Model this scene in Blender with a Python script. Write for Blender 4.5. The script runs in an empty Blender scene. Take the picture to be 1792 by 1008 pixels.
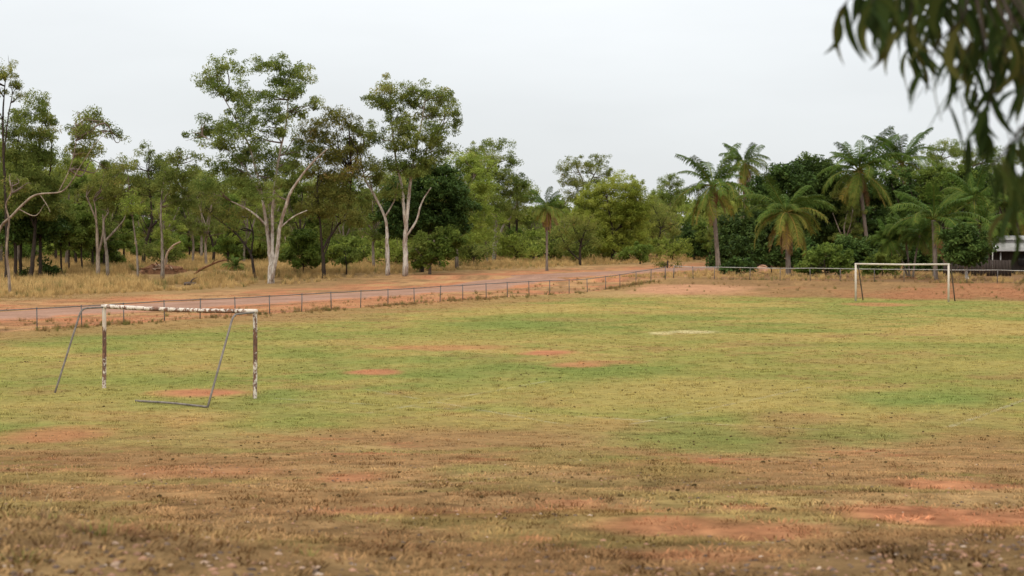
import bpy, math, random
import numpy as np

# ------------------------------------------------------------------ camera, sky, sun
F, CX, HY, EYE = 3000.0, 896.0, 402.0, 4.59      # focal length in photo pixels, principal column, horizon row, eye height
sc = bpy.context.scene
cam_d = bpy.data.cameras.new('camera')
cam = bpy.data.objects.new('camera', cam_d)
sc.collection.objects.link(cam)
cam.location = (0, 0, EYE)
cam.rotation_euler = (math.radians(90), 0, 0)
cam_d.sensor_width = 36.0
cam_d.lens = 36.0 * F / 1792.0
cam_d.shift_y = -(504 - HY) / 1792.0
cam_d.clip_start, cam_d.clip_end = 0.1, 6000
cam_d.dof.use_dof = True
cam_d.dof.focus_distance = 52.0
cam_d.dof.aperture_fstop = 3.0
sc.camera = cam

SUN_EL, SUN_AZ = math.radians(47), math.radians(200)   # high, behind the camera and to its left, veiled by cloud
world = bpy.data.worlds.new('World'); sc.world = world; world.use_nodes = True
wn, wl = world.node_tree.nodes, world.node_tree.links
wn.clear()
w_out = wn.new('ShaderNodeOutputWorld'); w_bg = wn.new('ShaderNodeBackground')
w_sky = wn.new('ShaderNodeTexSky'); w_sky.sky_type = 'NISHITA'; w_sky.sun_disc = False
w_sky.sun_elevation = SUN_EL; w_sky.sun_rotation = SUN_AZ
w_sc = wn.new('ShaderNodeVectorMath'); w_sc.operation = 'SCALE'; w_sc.inputs['Scale'].default_value = 0.10
wl.new(w_sky.outputs[0], w_sc.inputs[0])
w_tc = wn.new('ShaderNodeTexCoord'); w_sep = wn.new('ShaderNodeSeparateXYZ')
wl.new(w_tc.outputs['Generated'], w_sep.inputs[0])
w_cl = wn.new('ShaderNodeClamp'); wl.new(w_sep.outputs['Z'], w_cl.inputs['Value'])
w_gr = wn.new('ShaderNodeMapRange'); w_gr.inputs['To Min'].default_value = 0.98; w_gr.inputs['To Max'].default_value = 2.9
wl.new(w_cl.outputs[0], w_gr.inputs['Value'])           # an overcast sky is brighter overhead than at the horizon
w_no = wn.new('ShaderNodeTexNoise'); w_no.inputs['Scale'].default_value = 3.0; w_no.inputs['Detail'].default_value = 5
w_mp = wn.new('ShaderNodeMapping'); w_mp.inputs['Scale'].default_value = (1, 1, 4)
wl.new(w_tc.outputs['Generated'], w_mp.inputs[0]); wl.new(w_mp.outputs[0], w_no.inputs['Vector'])
w_nr = wn.new('ShaderNodeMapRange'); w_nr.inputs['To Min'].default_value = 0.94; w_nr.inputs['To Max'].default_value = 1.06
w_nr.inputs['From Min'].default_value = 0.3; w_nr.inputs['From Max'].default_value = 0.7
wl.new(w_no.outputs[0], w_nr.inputs['Value'])
w_mul = wn.new('ShaderNodeMath'); w_mul.operation = 'MULTIPLY'
wl.new(w_gr.outputs[0], w_mul.inputs[0]); wl.new(w_nr.outputs[0], w_mul.inputs[1])
w_cloud = wn.new('ShaderNodeVectorMath'); w_cloud.operation = 'SCALE'; w_cloud.inputs[0].default_value = (0.775, 0.80, 0.815)
wl.new(w_mul.outputs[0], w_cloud.inputs['Scale'])
w_mix = wn.new('ShaderNodeMix'); w_mix.data_type = 'RGBA'; w_mix.inputs[0].default_value = 0.93
wl.new(w_sc.outputs[0], w_mix.inputs[6]); wl.new(w_cloud.outputs[0], w_mix.inputs[7])
wl.new(w_mix.outputs[2], w_bg.inputs[0]); w_bg.inputs[1].default_value = 1.0
wl.new(w_bg.outputs[0], w_out.inputs[0])

sun_d = bpy.data.lights.new('sun', 'SUN'); sun_d.energy = 1.5; sun_d.angle = math.radians(14); sun_d.color = (1.0, 0.91, 0.78)
sun = bpy.data.objects.new('sun', sun_d); sc.collection.objects.link(sun)
sd = (math.cos(SUN_EL) * math.sin(SUN_AZ), math.cos(SUN_EL) * math.cos(SUN_AZ), math.sin(SUN_EL))
from mathutils import Vector
sun.rotation_euler = Vector(sd).to_track_quat('Z', 'Y').to_euler()
sun.location = (sd[0] * 60, sd[1] * 60, sd[2] * 60)
sc.view_settings.view_transform = 'Standard'; sc.view_settings.look = 'None'
sc.view_settings.exposure = 0.0; sc.view_settings.gamma = 1.0
sc.render.engine = 'CYCLES'
sc.cycles.max_bounces = 7; sc.cycles.diffuse_bounces = 4; sc.cycles.transmission_bounces = 4
sc.cycles.transparent_max_bounces = 6; sc.cycles.use_denoising = True
sc.cycles.caustics_reflective = False; sc.cycles.caustics_refractive = False

# ------------------------------------------------------------------ small helpers
rng = np.random.default_rng(7)
random.seed(7)

def smooth(a, b, x):
    t = np.clip((x - a) / (b - a), 0, 1)
    return t * t * (3 - 2 * t)

def hash2(ix, iy, seed):
    n = (ix.astype(np.int64) * 374761393 + iy.astype(np.int64) * 668265263 + seed * 974711) & 0x7fffffff
    n = ((n ^ (n >> 13)) * 1274126177) & 0x7fffffff
    n = (n ^ (n >> 16)) & 0xffff
    return n / 65535.0

def vnoise(x, y, seed=0):
    ix, iy = np.floor(x), np.floor(y)
    fx, fy = x - ix, y - iy
    fx, fy = fx * fx * (3 - 2 * fx), fy * fy * (3 - 2 * fy)
    a, b = hash2(ix, iy, seed), hash2(ix + 1, iy, seed)
    c, d = hash2(ix, iy + 1, seed), hash2(ix + 1, iy + 1, seed)
    return (a + (b - a) * fx) * (1 - fy) + (c + (d - c) * fx) * fy

def fbm(x, y, size, octaves=4, seed=0):
    s, amp, tot = 0.0, 1.0, 0.0
    x, y = x / size, y / size
    for o in range(octaves):
        s = s + amp * vnoise(x + 17.3 * o, y - 9.1 * o, seed + o); tot += amp
        amp *= 0.5; x, y = x * 2.03, y * 2.03
    return s / tot

# pitch axes: u runs along the goal lines, v from the near goal towards the far one
def uv(X, Y):
    return (X + 9.4) * 0.868 - (Y - 48.2) * 0.497, (X + 9.4) * 0.497 + (Y - 48.2) * 0.868
def uv_inv(u, v):
    return -9.4 + u * 0.868 + v * 0.497, 48.2 - u * 0.497 + v * 0.868

FENCE_U, FENCE_V, ROAD_U, ROAD_H = -24.7, 88.0, -36.4, 3.2

def terrain(X, Y):
    X = np.asarray(X, float); Y = np.asarray(Y, float)
    u, v = uv(X, Y)
    k = 2.0
    z = 0.097 * np.log1p(np.exp(np.clip((36 - Y) / k, -30, 30))) * k      # bank running up to the camera
    z = np.where(z > 2.4, 2.4 + (1 - np.exp(-(z - 2.4) / 0.5)) * 0.5, z)
    z = z + 0.34 * np.exp(-((X + 3.2) / 1.7) ** 2 - ((Y - 10.2) / 2.2) ** 2)
    z = z + 0.18 * np.exp(-((X - 3.3) / 1.2) ** 2 - ((Y - 10.5) / 2.0) ** 2)
    near = np.exp(-(Y / 26.0) ** 2)
    z = z + near * 0.16 * (fbm(X, Y, 1.7, 4, 3) - 0.5)
    wob = (fbm(X, Y, 5.0, 3, 5) - 0.5) * 3.0
    z = z + 0.42 * smooth(73, 84, v + wob) + 0.26 * smooth(86.0, 86.7, v + wob * 0.15)
    z = z + 0.10 * (fbm(X, Y, 4.0, 3, 11) - 0.5) * smooth(-3, 4, np.maximum(FENCE_U + 1 - u, v - 74))
    z = z + 0.09 * np.exp(-((u - FENCE_U) / 0.35) ** 2) * smooth(90, 86, v)
    z = z + 0.05 * (fbm(X, Y, 9.0, 2, 21) - 0.5)
    return z

def tz(x, y):
    return float(terrain(np.array([x]), np.array([y]))[0])

def gp(px, py):
    """world point where the photo pixel meets the ground"""
    d = EYE * F / (py - HY)
    for _ in range(60):
        x = (px - CX) / F * d
        d = 0.5 * d + 0.5 * (EYE - tz(x, d)) * F / (py - HY)
    x = (px - CX) / F * d
    return np.array([x, d, tz(x, d)])

def wp(px, py, Y):
    return np.array([(px - CX) / F * Y, Y, EYE - (py - HY) / F * Y])

# ------------------------------------------------------------------ mesh / object helpers
COL = sc.collection
def mesh_tris(name, V, T, mat=None, attrs=None, smooth_shade=False):
    V = np.asarray(V, np.float32); T = np.asarray(T, np.int32)
    me = bpy.data.meshes.new(name)
    me.vertices.add(len(V)); me.vertices.foreach_set('co', V.ravel())
    me.loops.add(T.size); me.loops.foreach_set('vertex_index', T.ravel())
    me.polygons.add(len(T))
    me.polygons.foreach_set('loop_start', np.arange(0, T.size, T.shape[1], dtype=np.int32))
    if smooth_shade:
        me.polygons.foreach_set('use_smooth', np.ones(len(T), bool))
    for an, (kind, data) in (attrs or {}).items():
        a = me.attributes.new(an, kind, 'POINT')
        a.data.foreach_set('color' if kind == 'FLOAT_COLOR' else ('vector' if kind == 'FLOAT_VECTOR' else 'value'), np.asarray(data, np.int32 if kind == 'INT' else np.float32).ravel())
    me.update(calc_edges=True)
    if mat is not None: me.materials.append(mat)
    return me

def link(name, data, parent=None, loc=(0, 0, 0), rz=0.0):
    o = bpy.data.objects.new(name, data); COL.objects.link(o)
    o.location = loc; o.rotation_euler = (0, 0, rz)
    if parent is not None: o.parent = parent
    return o

def tag(o, label=None, cat=None, group=None, kind=None):
    if label: o['label'] = label
    if cat: o['category'] = cat
    if group: o['group'] = group
    if kind: o['kind'] = kind
    return o

def thing(name, label, cat, loc, rz=0.0, group=None):
    return tag(link(name, None, None, loc, rz), label, cat, group)

class MB:
    """collects triangles of one mesh"""
    def __init__(s): s.V, s.T, s.n, s.A = [], [], 0, []
    def add(s, V, T, a=None):
        V = np.asarray(V, float); s.V.append(V); s.T.append(np.asarray(T, int) + s.n); s.n += len(V)
        s.A.append(np.full(len(V), 0.5) if a is None else np.broadcast_to(np.asarray(a, float), (len(V),)))
        return s
    def box(s, c, size, rz=0.0):
        x, y, z = np.array(size) / 2.0
        V = np.array([[sx * x, sy * y, sz * z] for sz in (-1, 1) for sx, sy in ((-1, -1), (1, -1), (1, 1), (-1, 1))])
        c_, s_ = math.cos(rz), math.sin(rz)
        V = np.c_[V[:, 0] * c_ - V[:, 1] * s_, V[:, 0] * s_ + V[:, 1] * c_, V[:, 2]] + np.array(c)
        T = [[0, 2, 1], [0, 3, 2], [4, 5, 6], [4, 6, 7]]
        for i in range(4):
            j = (i + 1) % 4; T += [[i, j, j + 4], [i, j + 4, i + 4]]
        return s.add(V, T)
    def tube(s, pts, rad, sides=8, caps=True, a=None):
        pts = np.asarray(pts, float); n = len(pts); rad = np.broadcast_to(np.asarray(rad, float), (n,))
        tan = np.gradient(pts, axis=0); tan /= np.linalg.norm(tan, axis=1, keepdims=True) + 1e-9
        ref = np.array([0, 0, 1.0]) if abs(tan[:, 2]).mean() < 0.8 else np.array([1.0, 0, 0])
        A = np.cross(tan, ref); A /= np.linalg.norm(A, axis=1, keepdims=True) + 1e-9
        B = np.cross(tan, A)
        th = np.linspace(0, 2 * np.pi, sides, endpoint=False)
        V = pts[:, None, :] + rad[:, None, None] * (np.cos(th)[None, :, None] * A[:, None, :] + np.sin(th)[None, :, None] * B[:, None, :])
        V = V.reshape(-1, 3)
        i, j = np.meshgrid(np.arange(n - 1), np.arange(sides), indexing='ij'); i, j = i.ravel(), j.ravel(); k = (j + 1) % sides
        a0, a1, b0, b1 = i * sides + j, i * sides + k, (i + 1) * sides + j, (i + 1) * sides + k
        T = np.r_[np.c_[a0, b0, b1], np.c_[a0, b1, a1]]
        if caps:
            V = np.r_[V, pts[:1], pts[-1:]]; c0, c1 = len(V) - 2, len(V) - 1
            q = np.arange(sides); r = (q + 1) % sides
            T = np.r_[T, np.c_[np.full(sides, c0), q, r], np.c_[np.full(sides, c1), (n - 1) * sides + r, (n - 1) * sides + q]]
        return s.add(V, T, a)
    def mesh(s, name, mat, smooth_shade=False, attr=None):
        return mesh_tris(name, np.vstack(s.V), np.vstack(s.T), mat, {attr: ('FLOAT', np.concatenate(s.A))} if attr else None, smooth_shade)
    def build(s, name, mat, parent=None, smooth_shade=False, loc=(0, 0, 0), attr=None):
        return link(name, s.mesh(name, mat, smooth_shade, attr), parent, loc)

def curve(pts, n=6):
    """Catmull-Rom resampling of a polyline (any number of columns)"""
    P = np.asarray(pts, float)
    if len(P) < 3:
        t = np.linspace(0, 1, n + 1)[:, None]; return P[0] * (1 - t) + P[-1] * t
    Q = np.vstack([2 * P[0] - P[1], P, 2 * P[-1] - P[-2]]); out = []
    for i in range(1, len(Q) - 2):
        for t in np.linspace(0, 1, n, endpoint=False):
            a, b, c, d = Q[i - 1], Q[i], Q[i + 1], Q[i + 2]
            out.append(0.5 * (2 * b + (c - a) * t + (2 * a - 5 * b + 4 * c - d) * t * t + (3 * b - a - 3 * c + d) * t ** 3))
    out.append(P[-1]); return np.array(out)

# ------------------------------------------------------------------ materials
def new_mat(name):
    m = bpy.data.materials.new(name); m.use_nodes = True
    nt = m.node_tree; return m, nt, nt.nodes['Principled BSDF'], nt.nodes['Material Output']

def noise(nt, scale, detail=4, vec=None, rough=0.6):
    n = nt.nodes.new('ShaderNodeTexNoise'); n.inputs['Scale'].default_value = scale; n.inputs['Detail'].default_value = detail
    n.inputs['Roughness'].default_value = rough
    if vec is not None: nt.links.new(vec, n.inputs['Vector'])
    return n.outputs[0]

def coords(nt, scale=(1, 1, 1), kind='Object'):
    tc = nt.nodes.new('ShaderNodeTexCoord'); mp = nt.nodes.new('ShaderNodeMapping'); mp.inputs['Scale'].default_value = scale
    nt.links.new(tc.outputs[kind], mp.inputs[0]); return mp.outputs[0]

def ramp(nt, fac, stops, interp='LINEAR'):
    r = nt.nodes.new('ShaderNodeValToRGB'); r.color_ramp.interpolation = interp
    e = r.color_ramp.elements
    while len(e) < len(stops): e.new(0.5)
    for i, (p, c) in enumerate(stops):
        e[i].position = p; e[i].color = (*c, 1) if len(c) == 3 else c
    nt.links.new(fac, r.inputs[0]); return r.outputs[0]

def mixc(nt, fac, a, b, mode='MIX'):
    m = nt.nodes.new('ShaderNodeMix'); m.data_type = 'RGBA'; m.blend_type = mode
    for sock, val in ((m.inputs[0], fac), (m.inputs[6], a), (m.inputs[7], b)):
        if hasattr(val, 'is_linked') or hasattr(val, 'links'): nt.links.new(val, sock)
        elif isinstance(val, (int, float)): sock.default_value = val
        else: sock.default_value = (*val, 1)
    return m.outputs[2]

def bump(nt, bsdf, h, strength, dist):
    b = nt.nodes.new('ShaderNodeBump'); b.inputs['Strength'].default_value = strength; b.inputs['Distance'].default_value = dist
    nt.links.new(h, b.inputs['Height']); nt.links.new(b.outputs[0], bsdf.inputs['Normal'])

def attr(nt, name, kind='GEOMETRY'):
    a = nt.nodes.new('ShaderNodeAttribute'); a.attribute_name = name; a.attribute_type = kind; return a

def mat_plain(name, c, rough=0.7, var=0.25, scale=6.0, metal=0.0, stretch=(1, 1, 1)):
    m, nt, b, o = new_mat(name)
    n = noise(nt, scale, 5, coords(nt, stretch))
    lo = tuple(x * (1 - var) for x in c); hi = tuple(min(1, x * (1 + var)) for x in c)
    nt.links.new(ramp(nt, n, [(0.3, lo), (0.7, hi)]), b.inputs['Base Color'])
    b.inputs['Roughness'].default_value = rough; b.inputs['Metallic'].default_value = metal
    b.inputs['Specular IOR Level'].default_value = 0.1 if rough > 0.5 else 0.5
    return m

def mat_leaf(name, stops, rough=0.5, transl=0.25):
    m, nt, b, o = new_mat(name)
    t = attr(nt, 'tint').outputs['Fac']
    oi = nt.nodes.new('ShaderNodeObjectInfo')
    c = ramp(nt, t, stops)
    hs = nt.nodes.new('ShaderNodeHueSaturation'); nt.links.new(c, hs.inputs['Color'])
    mr = nt.nodes.new('ShaderNodeMapRange'); mr.inputs['To Min'].default_value = 0.492; mr.inputs['To Max'].default_value = 0.510
    nt.links.new(oi.outputs['Random'], mr.inputs['Value']); nt.links.new(mr.outputs[0], hs.inputs['Hue'])
    mv = nt.nodes.new('ShaderNodeMapRange'); mv.inputs['To Min'].default_value = 0.92; mv.inputs['To Max'].default_value = 1.15
    nt.links.new(oi.outputs['Random'], mv.inputs['Value']); nt.links.new(mv.outputs[0], hs.inputs['Value'])
    nt.links.new(hs.outputs[0], b.inputs['Base Color']); b.inputs['Roughness'].default_value = rough
    b.inputs['Specular IOR Level'].default_value = 0.04
    tr = nt.nodes.new('ShaderNodeBsdfTranslucent'); nt.links.new(hs.outputs[0], tr.inputs[0])
    mx = nt.nodes.new('ShaderNodeMixShader'); mx.inputs[0].default_value = transl
    nt.links.new(b.outputs[0], mx.inputs[1]); nt.links.new(tr.outputs[0], mx.inputs[2]); nt.links.new(mx.outputs[0], o.inputs[0])
    return m

def mat_bark(name, pale, patch, dark, amount=0.5, charred=0.0):
    m, nt, b, o = new_mat(name)
    n1 = noise(nt, 2.2, 6, coords(nt, (1, 1, 0.35)))
    n2 = noise(nt, 9.0, 5, coords(nt, (1, 1, 0.25)))
    c = ramp(nt, n1, [(amount - 0.06, pale), (amount + 0.05, patch)])
    c = mixc(nt, ramp(nt, n2, [(0.45, (0, 0, 0)), (0.75, (1, 1, 1))]), c, dark)
    if charred:     # burnt base left by grass fires
        sep = nt.nodes.new('ShaderNodeSeparateXYZ'); nt.links.new(coords(nt), sep.inputs[0])
        ad = nt.nodes.new('ShaderNodeMath'); ad.operation = 'MULTIPLY_ADD'; nt.links.new(n1, ad.inputs[0]); ad.inputs[1].default_value = 3.0
        nt.links.new(sep.outputs['Z'], ad.inputs[2])
        c = mixc(nt, ramp(nt, mathn(nt, 'DIVIDE', ad.outputs[0], 6.0), [(charred - 0.1, (1, 1, 1)), (charred + 0.12, (0, 0, 0))]), c, (0.035, 0.028, 0.024))
    nt.links.new(c, b.inputs['Base Color']); b.inputs['Roughness'].default_value = 0.9; b.inputs['Specular IOR Level'].default_value = 0.05
    bump(nt, b, n2, 0.6, 0.03)
    return m

def mathn(nt, op, a, b):
    m = nt.nodes.new('ShaderNodeMath'); m.operation = op
    for s, v in ((m.inputs[0], a), (m.inputs[1], b)):
        if isinstance(v, (int, float)): s.default_value = v
        else: nt.links.new(v, s)
    return m.outputs[0]

M = {}
M['gum'] = mat_leaf('gum_leaf', [(0, (0.064, 0.092, 0.018)), (0.45, (0.165, 0.198, 0.044)), (0.8, (0.255, 0.270, 0.066)), (1, (0.30, 0.24, 0.08))], 0.7, 0.42)
M['olive'] = mat_leaf('olive_gum_leaf', [(0, (0.070, 0.084, 0.017)), (0.45, (0.175, 0.182, 0.040)), (0.8, (0.26, 0.242, 0.058)), (1, (0.31, 0.20, 0.07))], 0.7, 0.42)
M['bright'] = mat_leaf('wattle_leaf', [(0, (0.120, 0.155, 0.024)), (0.5, (0.255, 0.295, 0.052)), (1, (0.35, 0.350, 0.08))], 0.7, 0.42)
M['lime'] = mat_leaf('lime_leaf', [(0, (0.150, 0.195, 0.026)), (0.5, (0.300, 0.345, 0.056)), (1, (0.39, 0.40, 0.08))], 0.7, 0.42)
M['dark'] = mat_leaf('mango_leaf', [(0, (0.026, 0.046, 0.012)), (0.5, (0.058, 0.095, 0.022)), (0.9, (0.100, 0.145, 0.032)), (1, (0.13, 0.16, 0.04))], 0.5, 0.2)
M['mid'] = mat_leaf('broad_leaf', [(0, (0.050, 0.080, 0.014)), (0.5, (0.130, 0.175, 0.030)), (1, (0.21, 0.245, 0.055))], 0.65, 0.38)
M['frond'] = mat_leaf('palm_frond', [(0, (0.030, 0.055, 0.010)), (0.35, (0.074, 0.118, 0.020)), (0.6, (0.160, 0.172, 0.032)), (0.8, (0.33, 0.22, 0.05)), (1, (0.24, 0.135, 0.06))], 0.6, 0.25)
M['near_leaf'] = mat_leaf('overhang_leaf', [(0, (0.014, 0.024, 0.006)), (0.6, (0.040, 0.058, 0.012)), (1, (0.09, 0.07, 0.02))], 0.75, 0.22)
M['white_bark'] = mat_bark('white_gum_bark', (0.50, 0.45, 0.385), (0.30, 0.23, 0.18), (0.13, 0.095, 0.075), 0.51, 0.09)
M['tan_bark'] = mat_bark('tan_gum_bark', (0.34, 0.27, 0.20), (0.22, 0.165, 0.125), (0.10, 0.075, 0.06), 0.5, 0.1)
M['twig'] = mat_plain('twig_bark', (0.15, 0.11, 0.085), 0.9, 0.3, 3)
M['grey_bark'] = mat_bark('grey_bark', (0.27, 0.225, 0.18), (0.17, 0.13, 0.10), (0.07, 0.055, 0.045), 0.5, 0.25)
M['dark_bark'] = mat_bark('dark_bark', (0.052, 0.038, 0.028), (0.035, 0.026, 0.02), (0.025, 0.02, 0.018), 0.5)
M['palm_bark'] = mat_bark('palm_bark', (0.22, 0.175, 0.14), (0.16, 0.125, 0.10), (0.08, 0.06, 0.05), 0.5)
M['husk'] = mat_plain('dead_frond_husk', (0.24, 0.14, 0.07), 0.9, 0.4, 5)
M['galv'] = mat_plain('galvanised_pipe', (0.165, 0.140, 0.120), 0.75, 0.35, 8, 0.0)
M['fence_metal'] = mat_plain('weathered_fence_pipe', (0.14, 0.125, 0.115), 0.6, 0.3, 5, 0.3)
M['fence_pale'] = mat_plain('pale_fence_pipe', (0.36, 0.34, 0.30), 0.6, 0.2, 5, 0.2)
M['far_white'] = mat_plain('faded_white_paint', (0.52, 0.45, 0.37), 0.6, 0.12, 4)
M['far_dark'] = mat_plain('dark_weathered_pipe', (0.10, 0.075, 0.06), 0.7, 0.3, 4)
M['stick'] = mat_plain('dead_wood', (0.17, 0.08, 0.04), 0.9, 0.5, 3)
M['deadpale'] = mat_plain('pale_dead_wood', (0.36, 0.25, 0.17), 0.9, 0.3, 3)
M['stone'] = mat_plain('bank_stone', (0.33, 0.225, 0.155), 0.95, 0.3, 9)

def mat_rusty_paint():
    m, nt, b, o = new_mat('flaking_white_paint')
    co = coords(nt, (1, 1, 0.55))
    n1 = noise(nt, 3.2, 7, co, 0.7); n2 = noise(nt, 17.0, 5, co, 0.7)
    s = mathn(nt, 'ADD', mathn(nt, 'MULTIPLY', mathn(nt, 'SUBTRACT', n1, 0.5), 1.3), mathn(nt, 'MULTIPLY', n2, 1.0))
    w = attr(nt, 'tint').outputs['Fac']                     # how far the paint has gone at this spot
    s = mathn(nt, 'ADD', s, w)
    mask = ramp(nt, s, [(0.54, (0, 0, 0)), (0.58, (1, 1, 1))])
    rust = ramp(nt, n2, [(0.35, (0.055, 0.030, 0.020)), (0.55, (0.16, 0.075, 0.045)), (0.75, (0.34, 0.18, 0.11))])
    paint = ramp(nt, n1, [(0.3, (0.50, 0.40, 0.31)), (0.6, (0.66, 0.60, 0.52))])
    nt.links.new(mixc(nt, mask, paint, rust), b.inputs['Base Color'])
    nt.links.new(ramp(nt, mask, [(0, (0.55,) * 3), (1, (0.9,) * 3)]), b.inputs['Roughness'])
    bump(nt, b, mask, 0.5, -0.002)
    return m
M['rusty'] = mat_rusty_paint()

def mat_ground():
    m, nt, b, o = new_mat('ground')
    col = attr(nt, 'col').outputs['Color']
    co = coords(nt)
    n1 = noise(nt, 1.6, 8, co, 0.72); n2 = noise(nt, 9.0, 6, co, 0.7)
    f = mathn(nt, 'ADD', mathn(nt, 'MULTIPLY', n1, 0.5), mathn(nt, 'MULTIPLY', n2, 0.5))
    c = mixc(nt, 1.0, col, ramp(nt, f, [(0.30, (0.42, 0.38, 0.34)), (0.47, (0.95, 0.94, 0.93)), (0.70, (1.42, 1.38, 1.30))]), 'MULTIPLY')
    spk = noise(nt, 2.6, 5, coords(nt, (1, 1, 1)), 0.75)
    c = mixc(nt, ramp(nt, spk, [(0.64, (0, 0, 0)), (0.70, (0.7,) * 3)]), c, (0.085, 0.055, 0.034))
    nt.links.new(c, b.inputs['Base Color']); b.inputs['Roughness'].default_value = 1.0
    b.inputs['Specular IOR Level'].default_value = 0.0
    bump(nt, b, f, 1.0, 0.14)
    return m
M['ground'] = mat_ground()

def mat_blade(name):
    m, nt, b, o = new_mat(name)
    a = attr(nt, 'col', 'INSTANCER').outputs['Color']
    t = attr(nt, 'tint').outputs['Fac']
    nt.links.new(mixc(nt, 1.0, a, ramp(nt, t, [(0, (0.75, 0.72, 0.7)), (1, (1.35, 1.32, 1.25))]), 'MULTIPLY'), b.inputs['Base Color'])
    b.inputs['Roughness'].default_value = 1.0; b.inputs['Specular IOR Level'].default_value = 0.0
    tr = nt.nodes.new('ShaderNodeBsdfTranslucent'); nt.links.new(a, tr.inputs[0])
    mx = nt.nodes.new('ShaderNodeMixShader'); mx.inputs[0].default_value = 0.2
    nt.links.new(b.outputs[0], mx.inputs[1]); nt.links.new(tr.outputs[0], mx.inputs[2]); nt.links.new(mx.outputs[0], o.inputs[0])
    return m
M['blade'] = mat_blade('grass_blade')

def mat_inst(name, rough=0.9):
    m, nt, b, o = new_mat(name)
    a = attr(nt, 'col', 'INSTANCER').outputs['Color']
    n = noise(nt, 30, 4, coords(nt))
    nt.links.new(mixc(nt, 1.0, a, ramp(nt, n, [(0.3, (0.7,) * 3), (0.7, (1.25,) * 3)]), 'MULTIPLY'), b.inputs['Base Color'])
    b.inputs['Roughness'].default_value = rough; b.inputs['Specular IOR Level'].default_value = 0.0
    return m
M['pebble'] = mat_inst('pebble')

# ------------------------------------------------------------------ the ground
STRAW = np.array([0.310, 0.232, 0.082]); OLIVE = np.array([0.215, 0.204, 0.060]); GREEN = np.array([0.155, 0.186, 0.052])
DIRT = np.array([0.355, 0.155, 0.080]); BROWN = np.array([0.255, 0.152, 0.070]); LITTER = np.array([0.140, 0.082, 0.042])
PINK = np.array([0.37, 0.195, 0.11]); PALE = np.array([0.50, 0.42, 0.24]); TAN = np.array([0.36, 0.24, 0.11])

# (column, row, half width, half height, colour, strength): patches of turf and bare soil read off the photograph, laid out on the ground
PATCHES = [
 (930, 567, 150, 8, GREEN, .85), (1000, 574, 140, 7, GREEN, .45), (1290, 578, 160, 9, GREEN, .45), (1180, 560, 110, 6, GREEN, .3), (640, 588, 170, 9, GREEN, .3),
 (480, 696, 90, 16, GREEN, .55), (1230, 768, 150, 28, GREEN, .75), (1600, 698, 150, 15, GREEN, .95), (1480, 545, 230, 9, GREEN, .45),
 (1650, 536, 200, 8, GREEN, .45), (900, 648, 280, 20, GREEN, .55), (330, 708, 150, 13, GREEN, .5), (250, 596, 260, 12, GREEN, .35), (50, 668, 70, 12, GREEN, .3),
 (760, 660, 160, 14, GREEN, .35), (40, 745, 90, 18, GREEN, .4), (830, 822, 70, 8, GREEN, .45), (500, 720, 160, 14, GREEN, .3), (1130, 650, 90, 10, GREEN, .4),
 (1690, 745, 110, 30, GREEN, .3), (1000, 800, 140, 20, GREEN, .35), (1480, 760, 120, 20, GREEN, .45), (620, 640, 120, 18, GREEN, .4), (480, 690, 40, 10, GREEN, .5),
 (500, 556, 200, 6, BROWN, .5), (600, 600, 400, 5, STRAW, .6), (1250, 680, 300, 16, STRAW, .7), (1000, 700, 400, 20, STRAW, .5), (300, 640, 240, 14, STRAW, .5),
 (1650, 640, 250, 16, STRAW, .4), (1500, 612, 300, 8, STRAW, .3), (900, 590, 300, 6, STRAW, .4),
 (360, 688, 85, 7, DIRT, 1.0), (960, 617, 52, 5, DIRT, 1.0), (655, 651, 50, 5.5, DIRT, .95), (770, 608, 120, 5, DIRT, .6), (1010, 638, 44, 4, DIRT, .75), (1060, 634, 60, 4, DIRT, .5),
 (95, 762, 90, 15, DIRT, .75), (1640, 905, 150, 16, DIRT, 1.0), (1670, 850, 85, 9, DIRT, .85), (1170, 922, 130, 20, DIRT, .8), (1340, 935, 100, 13, DIRT, .8),
 (940, 945, 46, 9, DIRT, .6), (1000, 880, 46, 6, DIRT, .7), (1310, 888, 36, 5, DIRT, .7), (610, 836, 60, 8, DIRT, .75), (1230, 975, 130, 12, DIRT, .6), (330, 825, 150, 10, DIRT, .45),
 (1400, 733, 90, 12, BROWN, .6), (1150, 513, 150, 8, TAN, .6), (1210, 506, 110, 9, PINK, 1.0), (1540, 533, 55, 3, DIRT, .7), (1430, 512, 200, 8, BROWN, .4), (1700, 512, 150, 8, DIRT * .85, .6),
 (120, 800, 160, 16, LITTER, 0.28), (1150, 845, 180, 14, LITTER, 0.33), (1420, 840, 160, 9, LITTER, 0.28), (850, 765, 160, 14, BROWN, .7), (1720, 800, 110, 20, BROWN, .7), (1650, 960, 200, 22, LITTER, 0.41),
 (300, 960, 260, 22, LITTER, 0.30), (100, 900, 150, 22, LITTER, 0.33), (1210, 581, 36, 2.6, PALE, .7), (1158, 583, 22, 2.2, PALE, .6), (850, 855, 120, 10, LITTER, 0.19),
 (650, 530, 120, 7, DIRT, .6), (780, 520, 90, 5, DIRT, .5), (530, 540, 60, 6, DIRT, .5), (1000, 560, 80, 4, BROWN, .4), (1330, 603, 90, 4, BROWN, .5), (1450, 632, 100, 5, BROWN, .4), (720, 690, 80, 5, BROWN, .25),
]
_pw = []
for (px, py, rx, ry, c, s) in PATCHES:
    g = gp(px, py); h = max(EYE - g[2], 1.6)
    yn, yf = gp(px, py + ry)[1], gp(px, py - ry)[1]
    _pw.append((g[0], 0.5 * (yn + yf), rx / F * g[1], max(0.5 * (yf - yn), 0.25), c, s))

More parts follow.
